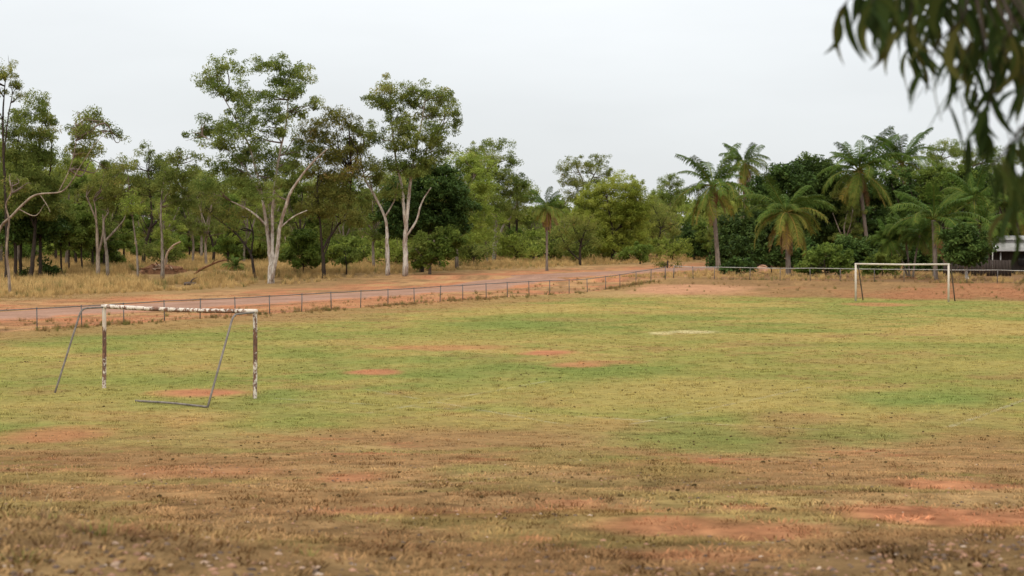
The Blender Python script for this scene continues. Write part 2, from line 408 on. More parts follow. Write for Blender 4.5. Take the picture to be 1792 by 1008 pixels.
def ground_look(X, Y):
    """colour of the surface and how much grass stands on it"""
    u, v = uv(X, Y)
    n1, n2, n3 = fbm(X, Y, 11, 4, 31), fbm(X, Y, 2.6, 4, 41), fbm(X, Y, 0.8, 3, 51)
    def lerp(a, b, t): return a + (b - a) * np.asarray(t)[..., None]
    t = np.clip((n1 - 0.5) * 2.6 + (n2 - 0.5) * 1.8 + 0.50, 0, 1)
    c = lerp(np.broadcast_to(STRAW, X.shape + (3,)), OLIVE, t)
    c = lerp(c, GREEN, 0.50 * smooth(0.50, 0.70, 0.6 * n2 + 0.4 * fbm(X, Y, 6, 3, 61)))
    c = lerp(c, BROWN, 0.55 * smooth(0.56, 0.72, 0.5 * fbm(X, Y, 3.5, 4, 71) + 0.5 * n3))
    grass = 0.8 + 0 * X
    def lay(w, col, g):
        nonlocal c, grass
        c = lerp(c, col, w); grass = grass * (1 - w) + g * w
    # bank below the camera: trampled brown litter with bare red soil
    wb = smooth(44, 33, Y + (n1 - 0.5) * 18 + (n2 - 0.5) * 6)
    bank = lerp(lerp(np.broadcast_to(BROWN, c.shape), TAN, 0.55 * np.clip((n2 - 0.42) * 3.2, 0, 1)), LITTER, 0.35 * smooth(0.50, 0.66, 0.5 * n3 + 0.5 * fbm(X, Y, 1.8, 3, 77)))
    bank = lerp(bank, DIRT * 0.85, 0.75 * smooth(0.56, 0.68, 0.7 * fbm(X, Y, 3.2, 4, 81) + 0.3 * n3))
    bank = lerp(bank, OLIVE * 0.8, 0.4 * smooth(0.57, 0.7, fbm(X, Y, 2.2, 3, 88)))
    c = lerp(c, bank, wb); grass = grass * (1 - wb) + 0.55 * wb
    # strip along the side fence, the verges, the floor of the woodland
    we = smooth(-17, -22.5, u + (n2 - 0.5) * 5); lay(0.75 * we, BROWN, 0.5)
    wv = smooth(FENCE_U + 0.2, FENCE_U - 1.2, u + (n3 - 0.5) * 1.5)
    vb = lerp(lerp(np.broadcast_to(DIRT, c.shape), TAN, 0.6 * smooth(0.45, 0.6, n2)), LITTER * 1.4, 0.75 * smooth(0.46, 0.6, 0.5 * n3 + 0.5 * fbm(X, Y, 3.0, 3, 97)))
    c = lerp(c, vb, wv); grass = grass * (1 - wv) + 0.25 * wv
    wf = smooth(ROAD_U - 10, ROAD_U - 17, u + (n2 - 0.5) * 9)
    c = lerp(c, lerp(np.broadcast_to(TAN * 0.85, c.shape), BROWN * 0.75, n3), wf); grass = grass * (1 - wf) + 0.5 * wf
    # far bank and what lies behind it
    wk = smooth(71.5, 76, v + (n2 - 0.5) * 4) * smooth(FENCE_U - 1, FENCE_U + 2, u)
    fb = lerp(lerp(np.broadcast_to(BROWN * 0.85, c.shape), DIRT * 0.75, 0.6 * smooth(0.45, 0.62, n2)), LITTER * 1.3, 0.6 * smooth(0.5, 0.62, n3))
    c = lerp(c, fb, wk); grass = grass * (1 - wk) + 0.55 * wk
    wl_ = smooth(87, 92, v) * smooth(-24, -20, u); lay(0.8 * wl_, LITTER * 1.2, 0.4)
    edge = 0.55 + 0.9 * n2
    for (x0, y0, rx, ry, pc, s) in _pw:
        q = np.sqrt(((X - x0) / rx) ** 2 + ((Y - y0) / ry) ** 2)
        w = s * smooth(1.45, 0.35 if pc is GREEN or pc is STRAW else 0.55, q / np.maximum(edge + 0.5 * (n3 - 0.5), 0.3))
        bare = 0.12 if pc is DIRT else (0.9 if pc is GREEN else grass)
        c = lerp(c, pc, w); grass = grass * (1 - w) + bare * w
    c = c * (0.86 + 0.28 * fbm(X, Y, 0.9, 3, 91))[..., None]
    nb = smooth(34, 16, Y)
    c = c * (1 - 0.22 * smooth(17, 10, Y))[..., None]      # darker, gravelly soil at the top of the bank
    mott = fbm(X, Y / 3.5, 0.16, 3, 95)
    c = c * (1 + nb * np.clip((mott - 0.5) * 1.2, -0.3, 0.3))[..., None]
    return c, grass

def axis(parts):
    out = [parts[0][0]]
    for a, b, st in parts:
        x = a
        while x < b - 1e-6: x = min(b, x + st); out.append(x)
    return np.array(out)
gx = np.r_[-3000, -1200, -500, -250, -140, axis([(-90, -45, 2.0), (-45, -9, 0.5), (-9, 9, 0.2), (9, 45, 0.5), (45, 90, 2.0)]), 140, 250, 500, 1200, 3000]
gy = np.r_[-400, -120, -40, -15, axis([(-6, 8, 1.0), (8, 22, 0.10), (22, 45, 0.2), (45, 150, 0.42), (150, 240, 2.5)]), 300, 400, 600, 1000, 1800, 3500]
GX, GY = np.meshgrid(gx, gy)
GZ = terrain(GX, GY)
gc, _ = ground_look(GX.ravel(), GY.ravel())
ny, nx = GX.shape
i, j = np.meshgrid(np.arange(ny - 1), np.arange(nx - 1), indexing='ij'); q = (i * nx + j).ravel()
gT = np.c_[q, q + 1, q + nx + 1, q + nx]
me = mesh_tris('ground', np.c_[GX.ravel(), GY.ravel(), GZ.ravel()], gT, M['ground'], {'col': ('FLOAT_COLOR', np.c_[gc, np.ones(len(gc))])}, True)
tag(link('ground', me), kind='structure')

# road: a dusty sealed strip parallel to the side fence
def mat_road():
    m, nt, b, o = new_mat('dusty_bitumen')
    n1 = noise(nt, 0.35, 6, coords(nt)); n2 = noise(nt, 6.0, 5, coords(nt))
    e = attr(nt, 'tint').outputs['Fac']
    c = ramp(nt, n1, [(0.35, (0.245, 0.142, 0.098)), (0.65, (0.315, 0.188, 0.134))])
    trk = attr(nt, 'track').outputs['Fac']
    c = mixc(nt, mathn(nt, 'MULTIPLY', trk, 0.5), c, (0.20, 0.115, 0.080))
    s = mathn(nt, 'ADD', e, mathn(nt, 'MULTIPLY', mathn(nt, 'SUBTRACT', n1, 0.5), 1.6))
    c = mixc(nt, ramp(nt, s, [(0.55, (0, 0, 0)), (0.95, (1, 1, 1))]), c, tuple(DIRT))
    c = mixc(nt, 1.0, c, ramp(nt, n2, [(0.3, (0.82,) * 3), (0.7, (1.15,) * 3)]), 'MULTIPLY')
    nt.links.new(c, b.inputs['Base Color']); b.inputs['Roughness'].default_value = 1.0; b.inputs['Specular IOR Level'].default_value = 0.0
    return m
rv = np.arange(-40, 420, 1.5); ru = np.linspace(-ROAD_H, ROAD_H, 19)
RV, RU = np.meshgrid(rv, ru, indexing='ij')
wav = 0.5 * (fbm(RV, RU * 0 + np.sign(RU) * 3, 6, 3, 15) - 0.5) * (np.abs(RU) > ROAD_H - 0.1)
RX, RY = uv_inv(ROAD_U + RU + wav, RV)
RZ = terrain(RX, RY) + 0.05 + 0.10 * (1 - (RU / ROAD_H) ** 2) - 0.12 * (np.abs(RU) > ROAD_H - 0.1)
n_, m_ = RX.shape
i, j = np.meshgrid(np.arange(n_ - 1), np.arange(m_ - 1), indexing='ij'); q = (i * m_ + j).ravel()
me = mesh_tris('road', np.c_[RX.ravel(), RY.ravel(), RZ.ravel()], np.c_[q, q + m_, q + m_ + 1, q + 1], mat_road(), {'tint': ('FLOAT', (np.abs(RU) / ROAD_H).ravel() ** 3), 'track': ('FLOAT', np.clip(np.exp(-((np.abs(RU) - 1.1) / 0.45) ** 2) * (0.5 + fbm(RV, RU, 9, 3, 17)), 0, 1).ravel())}, True)
tag(link('road', me), kind='structure')

# worn chalk lines on the pitch
def mat_chalk():
    m, nt, b, o = new_mat('worn_chalk')
    n = noise(nt, 1.1, 8, coords(nt), 0.75); n2 = noise(nt, 14, 4, coords(nt), 0.7)
    s = mathn(nt, 'ADD', mathn(nt, 'MULTIPLY', n, 0.6), mathn(nt, 'MULTIPLY', n2, 0.4))
    b.inputs['Base Color'].default_value = (0.62, 0.56, 0.42, 1); b.inputs['Roughness'].default_value = 1
    nt.links.new(ramp(nt, s, [(0.46, (0, 0, 0)), (0.64, (0.36,) * 3)]), b.inputs['Alpha'])
    return m
M['chalk'] = mat_chalk()
def chalk(p0, p1, w=0.12):
    p0, p1 = np.array(p0, float), np.array(p1, float); L = np.linalg.norm(p1 - p0); n = int(L / 0.5) + 2
    t = np.linspace(0, 1, n)[:, None]; P = p0 * (1 - t) + p1 * t; d = (p1 - p0) / L; nrm = np.array([-d[1], d[0]])
    A, B = P + nrm * w / 2, P - nrm * w / 2
    V = np.vstack([np.c_[A, terrain(A[:, 0], A[:, 1]) + 0.014], np.c_[B, terrain(B[:, 0], B[:, 1]) + 0.014]])
    q = np.arange(n - 1)
    tag(link('chalk_line', mesh_tris('chalk_line', V, np.c_[q, q + n, q + n + 1, q + 1], M['chalk'])), kind='structure')
def on_pitch(px, py): return gp(px, py)[:2]
chalk(uv_inv(3.2, 0), uv_inv(19, 0)); chalk(on_pitch(643, 724), on_pitch(960, 667)); chalk(on_pitch(1100, 744), on_pitch(1420, 678))
chalk(on_pitch(1660, 748), on_pitch(1900, 660), 0.16); chalk(on_pitch(640, 682), on_pitch(1000, 746))

# ------------------------------------------------------------------ scattered ground cover (stuff)
def scatter(name, label, P, rz, scl, col, templates, pick, tilt=None):
    me = bpy.data.meshes.new(name); me.vertices.add(len(P)); me.vertices.foreach_set('co', np.asarray(P, np.float32).ravel())
    rot = np.zeros((len(P), 3), np.float32); rot[:, 2] = rz
    if tilt is not None: rot[:, :2] = tilt
    for nm, kind, field, data in (('rot', 'FLOAT_VECTOR', 'vector', rot), ('scl', 'FLOAT', 'value', scl), ('pick', 'INT', 'value', pick), ('col', 'FLOAT_COLOR', 'color', np.c_[col, np.ones(len(P))])):
        a = me.attributes.new(nm, kind, 'POINT'); a.data.foreach_set(field, np.ascontiguousarray(data, np.int32 if kind == 'INT' else np.float32).ravel())
    o = link(name, me); tag(o, label, None, None, 'stuff')
    ng = bpy.data.node_groups.new(name + '_nodes', 'GeometryNodeTree')
    ng.interface.new_socket('Geometry', in_out='INPUT', socket_type='NodeSocketGeometry'); ng.interface.new_socket('Geometry', in_out='OUTPUT', socket_type='NodeSocketGeometry')
    N, L = ng.nodes, ng.links
    gi, go = N.new('NodeGroupInput'), N.new('NodeGroupOutput'); jn = N.new('GeometryNodeJoinGeometry')
    mp = N.new('GeometryNodeMeshToPoints'); L.new(gi.outputs[0], mp.inputs[0])
    def named(nm, kind):
        a = N.new('GeometryNodeInputNamedAttribute'); a.data_type = kind; a.inputs[0].default_value = nm; return a.outputs[0]
    ra, sa, pa = named('rot', 'FLOAT_VECTOR'), named('scl', 'FLOAT'), named('pick', 'INT')
    for k, tmpl in enumerate(templates):
        oi = N.new('GeometryNodeObjectInfo'); oi.inputs[0].default_value = tmpl
        cmp_ = N.new('FunctionNodeCompare'); cmp_.data_type = 'INT'; cmp_.operation = 'EQUAL'
        ins = [s for s in cmp_.inputs if s.type == 'INT']
        L.new(pa, ins[0]); ins[1].default_value = k
        ip = N.new('GeometryNodeInstanceOnPoints')
        L.new(mp.outputs[0], ip.inputs['Points']); L.new(cmp_.outputs[0], ip.inputs['Selection']); L.new(oi.outputs['Geometry'], ip.inputs['Instance'])
        L.new(ra, ip.inputs['Rotation']); L.new(sa, ip.inputs['Scale'])
        L.new(ip.outputs[0], jn.inputs[0])
    L.new(jn.outputs[0], go.inputs[0])
    md = o.modifiers.new('scatter', 'NODES'); md.node_group = ng
    return o

def tuft_template(name, blades, height, radius, width, lean, mat):
    V, T, A = [], [], []
    for b in range(blades):
        a = random.uniform(0, 6.283); r = radius * math.sqrt(random.random()); h = height * random.uniform(0.5, 1.0)
        x, y = r * math.cos(a), r * math.sin(a)
        la = a + random.uniform(-0.9, 0.9); l = lean * random.uniform(0.3, 1.2) * h
        wx, wy = -math.sin(la + random.uniform(-.8, .8)) * width / 2, math.cos(la + random.uniform(-.8, .8)) * width / 2
        dx, dy = math.cos(la) * l, math.sin(la) * l
        n = len(V)
        V += [(x - wx, y - wy, -0.01), (x + wx, y + wy, -0.01), (x + dx * .4 - wx * .8, y + dy * .4 - wy * .8, h * .62), (x + dx * .4 + wx * .8, y + dy * .4 + wy * .8, h * .62), (x + dx, y + dy, h)]
        T += [(n, n + 1, n + 3), (n, n + 3, n + 2), (n + 2, n + 3, n + 4)]
        t = random.random(); A += [t * 0.6] * 2 + [t * .8 + .1] * 2 + [t * .8 + .2]
    me = mesh_tris(name, V, T, mat, {'tint': ('FLOAT', A)})
    return bpy.data.objects.new(name, me)

def wedge(n, y0, y1, margin=0.33, power=1.0):
    y = (y0 ** (power + 1) + rng.random(n) * (y1 ** (power + 1) - y0 ** (power + 1))) ** (1 / (power + 1))
    x = (rng.random(n) * 2 - 1) * (margin * y + 0.5)
    return x, y

def clear_of_road(X, Y, pad=0.0):
    u, v = uv(X, Y); return np.abs(u - ROAD_U) > ROAD_H + pad

turf_t = [tuft_template('turf_tuft', 14, 0.038, 0.11, 0.010, 1.6, M['blade']) for _ in range(4)]
tall_t = [tuft_template('tall_grass_clump', 34, 0.95, 0.30, 0.030, 0.45, M['blade']) for _ in range(4)]
mat_t = [tuft_template('dead_grass_mat', 22, 0.016, 0.13, 0.011, 4.5, M['blade']) for _ in range(4)]
bank_t = [tuft_template('bank_grass_clump', 44, 0.11, 0.16, 0.007, 1.9, M['blade']) for _ in range(4)]

# short turf over the pitch and bank
X, Y = wedge(105000, 8.5, 122, 0.33, 0.25)
c, g = ground_look(X, Y); k = (rng.random(len(X)) < g * 0.9) & clear_of_road(X, Y, 0.2)
X, Y, c, g = X[k], Y[k], c[k], g[k]; n = len(X)
nn = fbm(X, Y, 0.7, 3, 101)
tone = np.where((rng.random(n) < 0.06 + 0.30 * smooth(44, 34, Y) * smooth(0.47, 0.60, fbm(X, Y / 2, 0.45, 3, 161)))[:, None], np.array([[0.55, 0.50, 0.44]]), 1.05 + 0.55 * rng.random((n, 1)))
cc = c * tone * (0.90 + 0.10 * smooth(18, 40, Y))[:, None] * (1 - smooth(44, 32, Y)[:, None] * np.array([[0.06, 0.09, 0.08]]))
scatter('turf', 'short patchy green and straw turf covering the pitch', np.c_[X, Y, terrain(X, Y)], rng.random(n) * 6.28,
        (0.55 + 0.9 * rng.random(n)) * (0.7 + 0.6 * nn), cc, turf_t + mat_t, rng.integers(0, 4, n) + 4 * (rng.random(n) < 0.92 * smooth(46, 34, Y)))

# tall dry grass on the woodland floor and along the far side
X, Y = np.concatenate([wedge(52000, 95, 290, 0.36), wedge(14000, 115, 175, 0.34)], axis=1)
u, v = uv(X, Y); f1 = fbm(X, Y, 6, 3, 111)
k = ((u < ROAD_U - 11.5 - 10 * f1) | ((u > ROAD_U + 5) & (v > 88.5) & (f1 > 0.45) & (rng.random(len(X)) < 0.35))) & clear_of_road(X, Y, 1.5)
k &= rng.random(len(X)) < 0.35 + 1.0 * smooth(0.35, 0.6, f1)
for (ex, ey, er) in ((283, 478, 3.2), (412, 474, 2.2), (350, 476, 1.8), (332, 499, 1.6), (285, 489, 1.5), (475, 496, 1.2), (709, 483, 1.2)):      # grass kept clear in front of things on the floor
    g = gp(ex, ey); k &= ~((np.abs(X - g[0]) < er) & (Y < g[1] + 1.0) & (Y > g[1] - 9.0))
X, Y, u, v, f1 = X[k], Y[k], u[k], v[k], f1[k]; n = len(X)
cc = np.array([0.46, 0.315, 0.135]) * (0.72 + 0.5 * rng.random((n, 1))) ; gr = rng.random(n) < 0.10
cc[gr] = np.array([0.20, 0.19, 0.07]) * (0.7 + 0.5 * rng.random((gr.sum(), 1)))
ht = (0.35 + 0.65 * rng.random(n)) * (0.35 + 0.65 * smooth(ROAD_U - 13, ROAD_U - 27, u) * (u < ROAD_U) + 0.2 * (u > ROAD_U))
scatter('tall_dry_grass', 'tall straw coloured grass standing under the woodland trees', np.c_[X, Y, terrain(X, Y) - 0.02], rng.random(n) * 6.28, ht, cc, tall_t, rng.integers(0, 4, n))

# rank weeds along the foot of both fences and clumps on the verges
vv = rng.uniform(-20, 87, 2600); uu = FENCE_U + rng.normal(0, 0.28, 2600)
uu2 = rng.uniform(FENCE_U, 60, 1500); vv2 = FENCE_V + rng.normal(0.2, 0.5, 1500)
uu3 = rng.uniform(FENCE_U - 8, FENCE_U - 0.5, 1600); vv3 = rng.uniform(-20, 110, 1600)
uu4 = rng.uniform(FENCE_U + 1, 60, 900); vv4 = rng.uniform(76, 87, 900)
X, Y = uv_inv(np.r_[uu, uu2, uu3, uu4], np.r_[vv, vv2, vv3, vv4]); n = len(X)
f1 = fbm(X, Y, 2.0, 3, 121); k = (rng.random(n) < smooth(0.38, 0.62, f1)) & clear_of_road(X, Y, 0.6); X, Y = X[k], Y[k]; n = len(X)
cc = np.where((rng.random(n) < 0.3)[:, None], np.array([[0.17, 0.16, 0.05]]), np.array([[0.30, 0.195, 0.085]])) * (0.6 + 0.6 * rng.random((n, 1)))
scatter('fence_weeds', 'brown and green weeds growing along the fence lines', np.c_[X, Y, terrain(X, Y) - 0.01], rng.random(n) * 6.28, 0.10 + 0.26 * rng.random(n) ** 2, cc, tall_t, rng.integers(0, 4, n))

# coarse tufts on the bank, thickest at the lower left corner
X, Y = np.concatenate([wedge(9000, 8.0, 40)], axis=1)
left = np.exp(-((X + 3.2) / 1.8) ** 2 - ((Y - 10.5) / 3.0) ** 2)
f1 = fbm(X, Y, 1.2, 3, 131)
c, g = ground_look(X, Y)
k = rng.random(len(X)) < np.clip(0.40 * left + 0.16 * smooth(0.5, 0.66, f1) * (0.3 + g), 0, 1)
X, Y, left, c, f1 = X[k], Y[k], left[k], c[k], f1[k]; n = len(X)
r_ = rng.random((n, 1))
cc = np.where(r_ < 0.5, np.array([[0.24, 0.155, 0.070]]), np.where(r_ < 0.64, np.array([[0.17, 0.17, 0.05]]), np.array([[0.16, 0.10, 0.055]]))) * (0.7 + 0.6 * rng.random((n, 1)))
scatter('bank_grass', 'coarse brown and olive grass tufts on the near bank', np.c_[X, Y, terrain(X, Y) - 0.01], rng.random(n) * 6.28,
        (0.22 + 0.33 * rng.random(n)) + 0.55 * left * rng.random(n), cc, bank_t, rng.integers(0, 4, n))

# gravel and crumbs of soil
def pebble_template(name, seed):
    r = random.Random(seed); V, T = [], []
    ph = [r.uniform(.75, 1.15) for _ in range(14)]
    V = [(0, 0, .6 * ph[12])] + [(math.cos(a) * ph[i], math.sin(a) * ph[i] * .8, .25 * ph[i]) for i, a in enumerate(np.linspace(0, 6.283, 6, endpoint=False))] + [(0.9 * math.cos(a + .5) * ph[6 + i], .8 * math.sin(a + .5) * ph[6 + i], -.25) for i, a in enumerate(np.linspace(0, 6.283, 6, endpoint=False))]
    for i in range(6):
        j = (i + 1) % 6; T += [(0, 1 + i, 1 + j), (1 + i, 7 + i, 1 + j), (1 + j, 7 + i, 7 + j)]
    return bpy.data.objects.new(name, mesh_tris(name, V, T, M['pebble']))
peb_t = [pebble_template('pebble', s) for s in range(4)]
X, Y = wedge(30000, 8.3, 46, 0.33, -0.6)
f1 = fbm(X, Y, 1.6, 3, 141); strip = np.exp(-((Y - (9.2 + 0.25 * X)) / 1.4) ** 2)
k = rng.random(len(X)) < np.clip(0.22 * smooth(0.45, 0.65, f1) + 0.5 * strip, 0, 1) * smooth(50, 26, Y)
X, Y, strip = X[k], Y[k], strip[k]; n = len(X)
cc = np.where((rng.random(n) < 0.10)[:, None], np.array([[0.36, 0.27, 0.20]]), np.where((rng.random(n) < 0.5)[:, None], np.array([[0.30, 0.17, 0.11]]), np.array([[0.12, 0.085, 0.065]]))) * (0.7 + 0.6 * rng.random((n, 1)))
scatter('gravel', 'loose gravel and soil crumbs strewn on the bank', np.c_[X, Y, terrain(X, Y)], rng.random(n) * 6.28, 0.007 + 0.022 * rng.random(n) ** 2.2 + 0.012 * strip * rng.random(n), cc, peb_t, rng.integers(0, 4, n))

# dark droppings of soil and dead tufts dotted over the pitch
X, Y = wedge(8000, 16, 105, 0.33, 0.5)
f1 = fbm(X, Y, 3.0, 3, 151); k = (rng.random(len(X)) < 0.05 + 0.95 * smooth(0.52, 0.64, f1)) & clear_of_road(X, Y, 1); X, Y = X[k], Y[k]; n = len(X)
cc = np.array([[0.090, 0.060, 0.026]]) * (0.5 + 0.9 * rng.random((n, 1)))
scatter('clods', 'small dark clods and dead tufts dotted over the pitch', np.c_[X, Y, terrain(X, Y) + 0.012], rng.random(n) * 6.28, 0.008 + 0.036 * rng.random(n) ** 3.2, cc, peb_t, rng.integers(0, 4, n))

# ------------------------------------------------------------------ foliage and trees
def leaves(centres, radii, counts, size, aspect, droop, flat, seed, tint_base):
    """leaf-sized faces gathered in clumps; returns V, T, tint"""
    r = np.random.default_rng(seed)
    idx = np.repeat(np.arange(len(centres)), counts); n = len(idx)
    d = r.normal(size=(n, 3)); d /= np.linalg.norm(d, axis=1, keepdims=True)
    rad = r.random(n) ** 0.45
    P = centres[idx] + d * rad[:, None] * radii[idx]
    ax = r.normal(size=(n, 3)) * np.array([1, 1, 0.7]) + np.array([0, 0, -droop]) + d * 0.5
    ax /= np.linalg.norm(ax, axis=1, keepdims=True)
    nr = r.normal(size=(n, 3)) + np.array([0, 0, flat]); side = np.cross(ax, nr); side /= np.linalg.norm(side, axis=1, keepdims=True) + 1e-9
    L = size * (0.6 + 0.8 * r.random(n)); W = L * aspect * (0.8 + 0.4 * r.random(n))
    a = ax * (L / 2)[:, None]; b = side * (W / 2)[:, None]
    V = np.stack([P - a, P - a * 0.1 + b, P + a, P - a * 0.1 - b], axis=1).reshape(-1, 3)
    q = np.arange(n)[:, None] * 4
    T = np.vstack([q + np.array([0, 1, 2]), q + np.array([0, 2, 3])])
    t = np.clip(tint_base[idx] + r.normal(0, 0.13, n), 0, 1)
    return V, T, np.repeat(t, 4)

KIND = {  # leaf length, aspect, droop, flatness, leaves per square metre of lobe, clump radius
    'gum': (0.235, 0.29, 0.8, 0.8, 280, 0.56), 'olive': (0.235, 0.28, 0.8, 0.8, 265, 0.58), 'bright': (0.23, 0.30, 0.2, 1.3, 270, 0.55),
    'lime': (0.23, 0.30, 0.2, 1.0, 320, 0.55), 'dark': (0.34, 0.42, 0.25, 0.9, 280, 0.60), 'mid': (0.31, 0.42, 0.2, 0.7, 235, 0.50)}

def crown_mesh(name, lobes, kind, seed, dens=1.0, grow=1.22):
    """lobes: rows of x, y, z, rx, ry, rz (metres, local)"""
    size, asp, droop, flat, per, cr = KIND[kind]; r = np.random.default_rng(seed)
    C, R, N, TB = [], [], [], []
    for (x, y, z, rx, ry, rz) in lobes:
        rx, ry, rz = rx * grow, ry * grow, rz * grow * 1.22
        area = math.pi * rx * rz; ns = max(5, int(area * 2.4 * max(1.0, min(1.6, ry))))
        d = r.normal(size=(ns, 3)); d /= np.linalg.norm(d, axis=1, keepdims=True); d[:, 2] = np.where(d[:, 2] < -0.3, d[:, 2] * 0.5, d[:, 2])
        p = d * (r.random(ns) ** 0.5)[:, None] * np.array([rx, ry, rz]) + np.array([x, y, z])
        rs = cr * (0.55 + 0.75 * r.random(ns))
        C.append(p); R.append(np.c_[rs * 1.05, rs * 1.05, rs * 0.8])
        N.append(np.maximum(3, (per * dens * area / ns * (0.5 + r.random(ns))).astype(int)))
        lt = r.normal(0.45, 0.10); TB.append(np.clip(lt + r.normal(0, 0.14, ns), 0.05, 0.95))
    V, T, t = leaves(np.vstack(C), np.vstack(R), np.concatenate(N), size, asp, droop, flat, seed + 1, np.concatenate(TB))
    return mesh_tris(name, V, T, M[kind], {'tint': ('FLOAT', t)})

def branch_paths(paths, lobes, seed, r0=0.05):
    """a thin branch from the nearest lower limb point into every lobe"""
    r = np.random.default_rng(seed); pts = np.vstack([p[:, :3] for p in paths]); out = []
    for (x, y, z, rx, ry, rz) in lobes:
        c = np.array([x, y, z]); d = pts - c
        cost = np.linalg.norm(d, axis=1) + 2.5 * np.maximum(0, d[:, 2] + 0.2 * rz + 0.3) + 0.15 * np.abs(d[:, 2])
        a = pts[np.argmin(cost)]; L = np.linalg.norm(c - a)
        if L < 0.3: continue
        for kk in range(2):
            e = c + r.normal(0, 0.45, 3) * np.array([rx, ry, rz]) + np.array([0, 0, 0.3 * rz])
            m1 = a + (e - a) * 0.35 + r.normal(0, 0.06 * L, 3); m2 = a + (e - a) * 0.7 + r.normal(0, 0.06 * L, 3)
            P = curve([a, m1, m2, e], 4)
            out.append((P, np.linspace(r0 * (1 + 0.12 * L), 0.012, len(P))))
            for _ in range(1):       # twigs
                s = P[r.integers(len(P) // 3, len(P) - 2)]; t = c + r.normal(0, 0.7, 3) * np.array([rx, ry, rz])
                out.append((curve([s, (s + t) / 2 + r.normal(0, 0.1, 3), t], 3), np.linspace(0.022, 0.008, 7)))
    return out

SEED = [100]
def tree_local(base, paths, lobes, kind, bark, name, label, cat='tree', group=None, dens=1.0, twig=0.05, branches=True):
    """paths: list of arrays (x, y, z, radius) local to base"""
    SEED[0] += 7; s = SEED[0]
    t = thing(name, label, cat, tuple(base), 0, group)
    sm = []
    for k, p in enumerate(paths):
        q = curve(p, 6); r = np.random.default_rng(s + k)
        wob = r.normal(0, 0.12, (len(q), 2)) * q[:, 3:4] * 0.9; wob[0] = 0
        q[:, :2] += wob; q[:, 3] *= 1 + r.normal(0, 0.05, len(q)); q[:, 3] = np.maximum(q[:, 3], 0.012); sm.append(q)
        mb = MB(); mb.tube(q[:, :3], q[:, 3], 9)
        mb.build('trunk' if k == 0 else 'limb', M[bark], t, True)
    if lobes is not None and len(lobes):
        if branches:
            mb = MB()
            for P, R in branch_paths(sm, lobes, s + 50, twig): mb.tube(P, R, 4, False)
            tag(mb.build('branches', M['twig' if bark in ('white_bark', 'grey_bark', 'tan_bark') else bark], t, True), kind='stuff')
        link('crown', crown_mesh('crown', lobes, kind, s + 90, dens), t)
    return t

def tree_px(base, stems, lobes, kind, bark, name, label, **kw):
    """stems: rows of (column, row, width in pixels[, depth offset]); lobes: (column, row, half width, half height)"""
    g = gp(*base); Y = g[1]; m = Y / F; r = np.random.default_rng(int(abs(base[0]) * 13 + base[1]))
    thin = kw.pop('thin', 1.0); spread = kw.pop('spread', 1.0); dep = kw.pop('depth', None)
    P = []
    for st in stems:
        rows = []
        zo = r.normal(0, 0.25); y0 = 0.0
        if P:
            allq = np.vstack([curve(p, 6) for p in P]); w0 = wp(st[0][0], st[0][1], Y) - g
            jn = allq[np.argmin((allq[:, 0] - w0[0]) ** 2 + (allq[:, 2] - w0[2]) ** 2)]; y0 = jn[1]
        for i, nd in enumerate(st):
            off = nd[3] if len(nd) > 3 else y0 + zo * i
            w = wp(nd[0], nd[1], Y) - g; rows.append([w[0], off, w[2], nd[2] * m / 2 * (0.9 if i < 2 else 0.78) * thin])
        rows = np.array(rows)
        if P and abs(jn[0] - rows[0, 0]) + abs(jn[2] - rows[0, 2]) < 0.9: rows[0, 0], rows[0, 2] = jn[0], jn[2]
        P.append(rows)
    P[0][0, 2] = -0.15
    P[0][0, 3] *= 1.1
    half = max([abs(l[0] - base[0]) for l in lobes] + [20]) * m * 0.5
    Lb = []
    for l in lobes:
        w = wp(l[0], l[1], Y) - g
        Lb.append([w[0], r.uniform(-1, 1) * half * spread, w[2], l[2] * m, max(l[2], l[3]) * m * 1.0, l[3] * m])
    return tree_local(g, P, Lb, kind, bark, name, label, **kw)

# --- the big white gum
tree_px((475, 496), [
    [(474, 496, 13), (472, 451, 9), (464, 394, 8), (453, 333, 6), (431, 255, 4), (405, 205, 3), (380, 160, 2)],
    [(478, 490, 9), (477, 473, 8), (475, 386, 7), (477, 342, 6), (486, 272, 5), (499, 205, 3.5), (500, 140, 2)],
    [(480, 493, 8), (486, 442, 8), (492, 399, 8), (507, 351, 7), (518, 329, 6), (549, 290, 4), (579, 263, 2.5)],
    [(463, 398, 5), (445, 376, 4), (427, 364, 3.5), (400, 351, 2)], [(494, 397, 3), (515, 380, 2.5), (540, 368, 1.5)], [(455, 345, 3), (430, 300, 2.5), (395, 262, 2), (350, 236, 1.5)]],
    [(403, 119, 30, 18), (366, 141, 26, 15), (385, 158, 22, 14), (412, 160, 22, 22), (425, 195, 24, 18), (483, 115, 36, 15), (525, 130, 26, 18), (492, 143, 26, 18), (521, 163, 25, 18), (547, 182, 14, 12),
     (483, 192, 28, 22), (518, 196, 18, 12), (330, 232, 16, 12), (362, 222, 26, 16), (388, 252, 26, 18), (409, 224, 22, 16), (445, 237, 32, 22), (495, 228, 26, 18), (440, 268, 34, 20), (387, 295, 38, 20), (420, 322, 36, 20),
     (466, 298, 34, 20), (505, 283, 34, 22), (525, 255, 28, 20), (497, 318, 32, 20), (385, 326, 30, 16), (455, 340, 30, 16), (460, 215, 22, 12), (350, 205, 12, 8), (455, 165, 12, 10), (420, 275, 30, 18)],
    'gum', 'white_bark', 'gum_tree', 'tallest gum tree, three white stems forking from one base beside the road', dens=0.95)
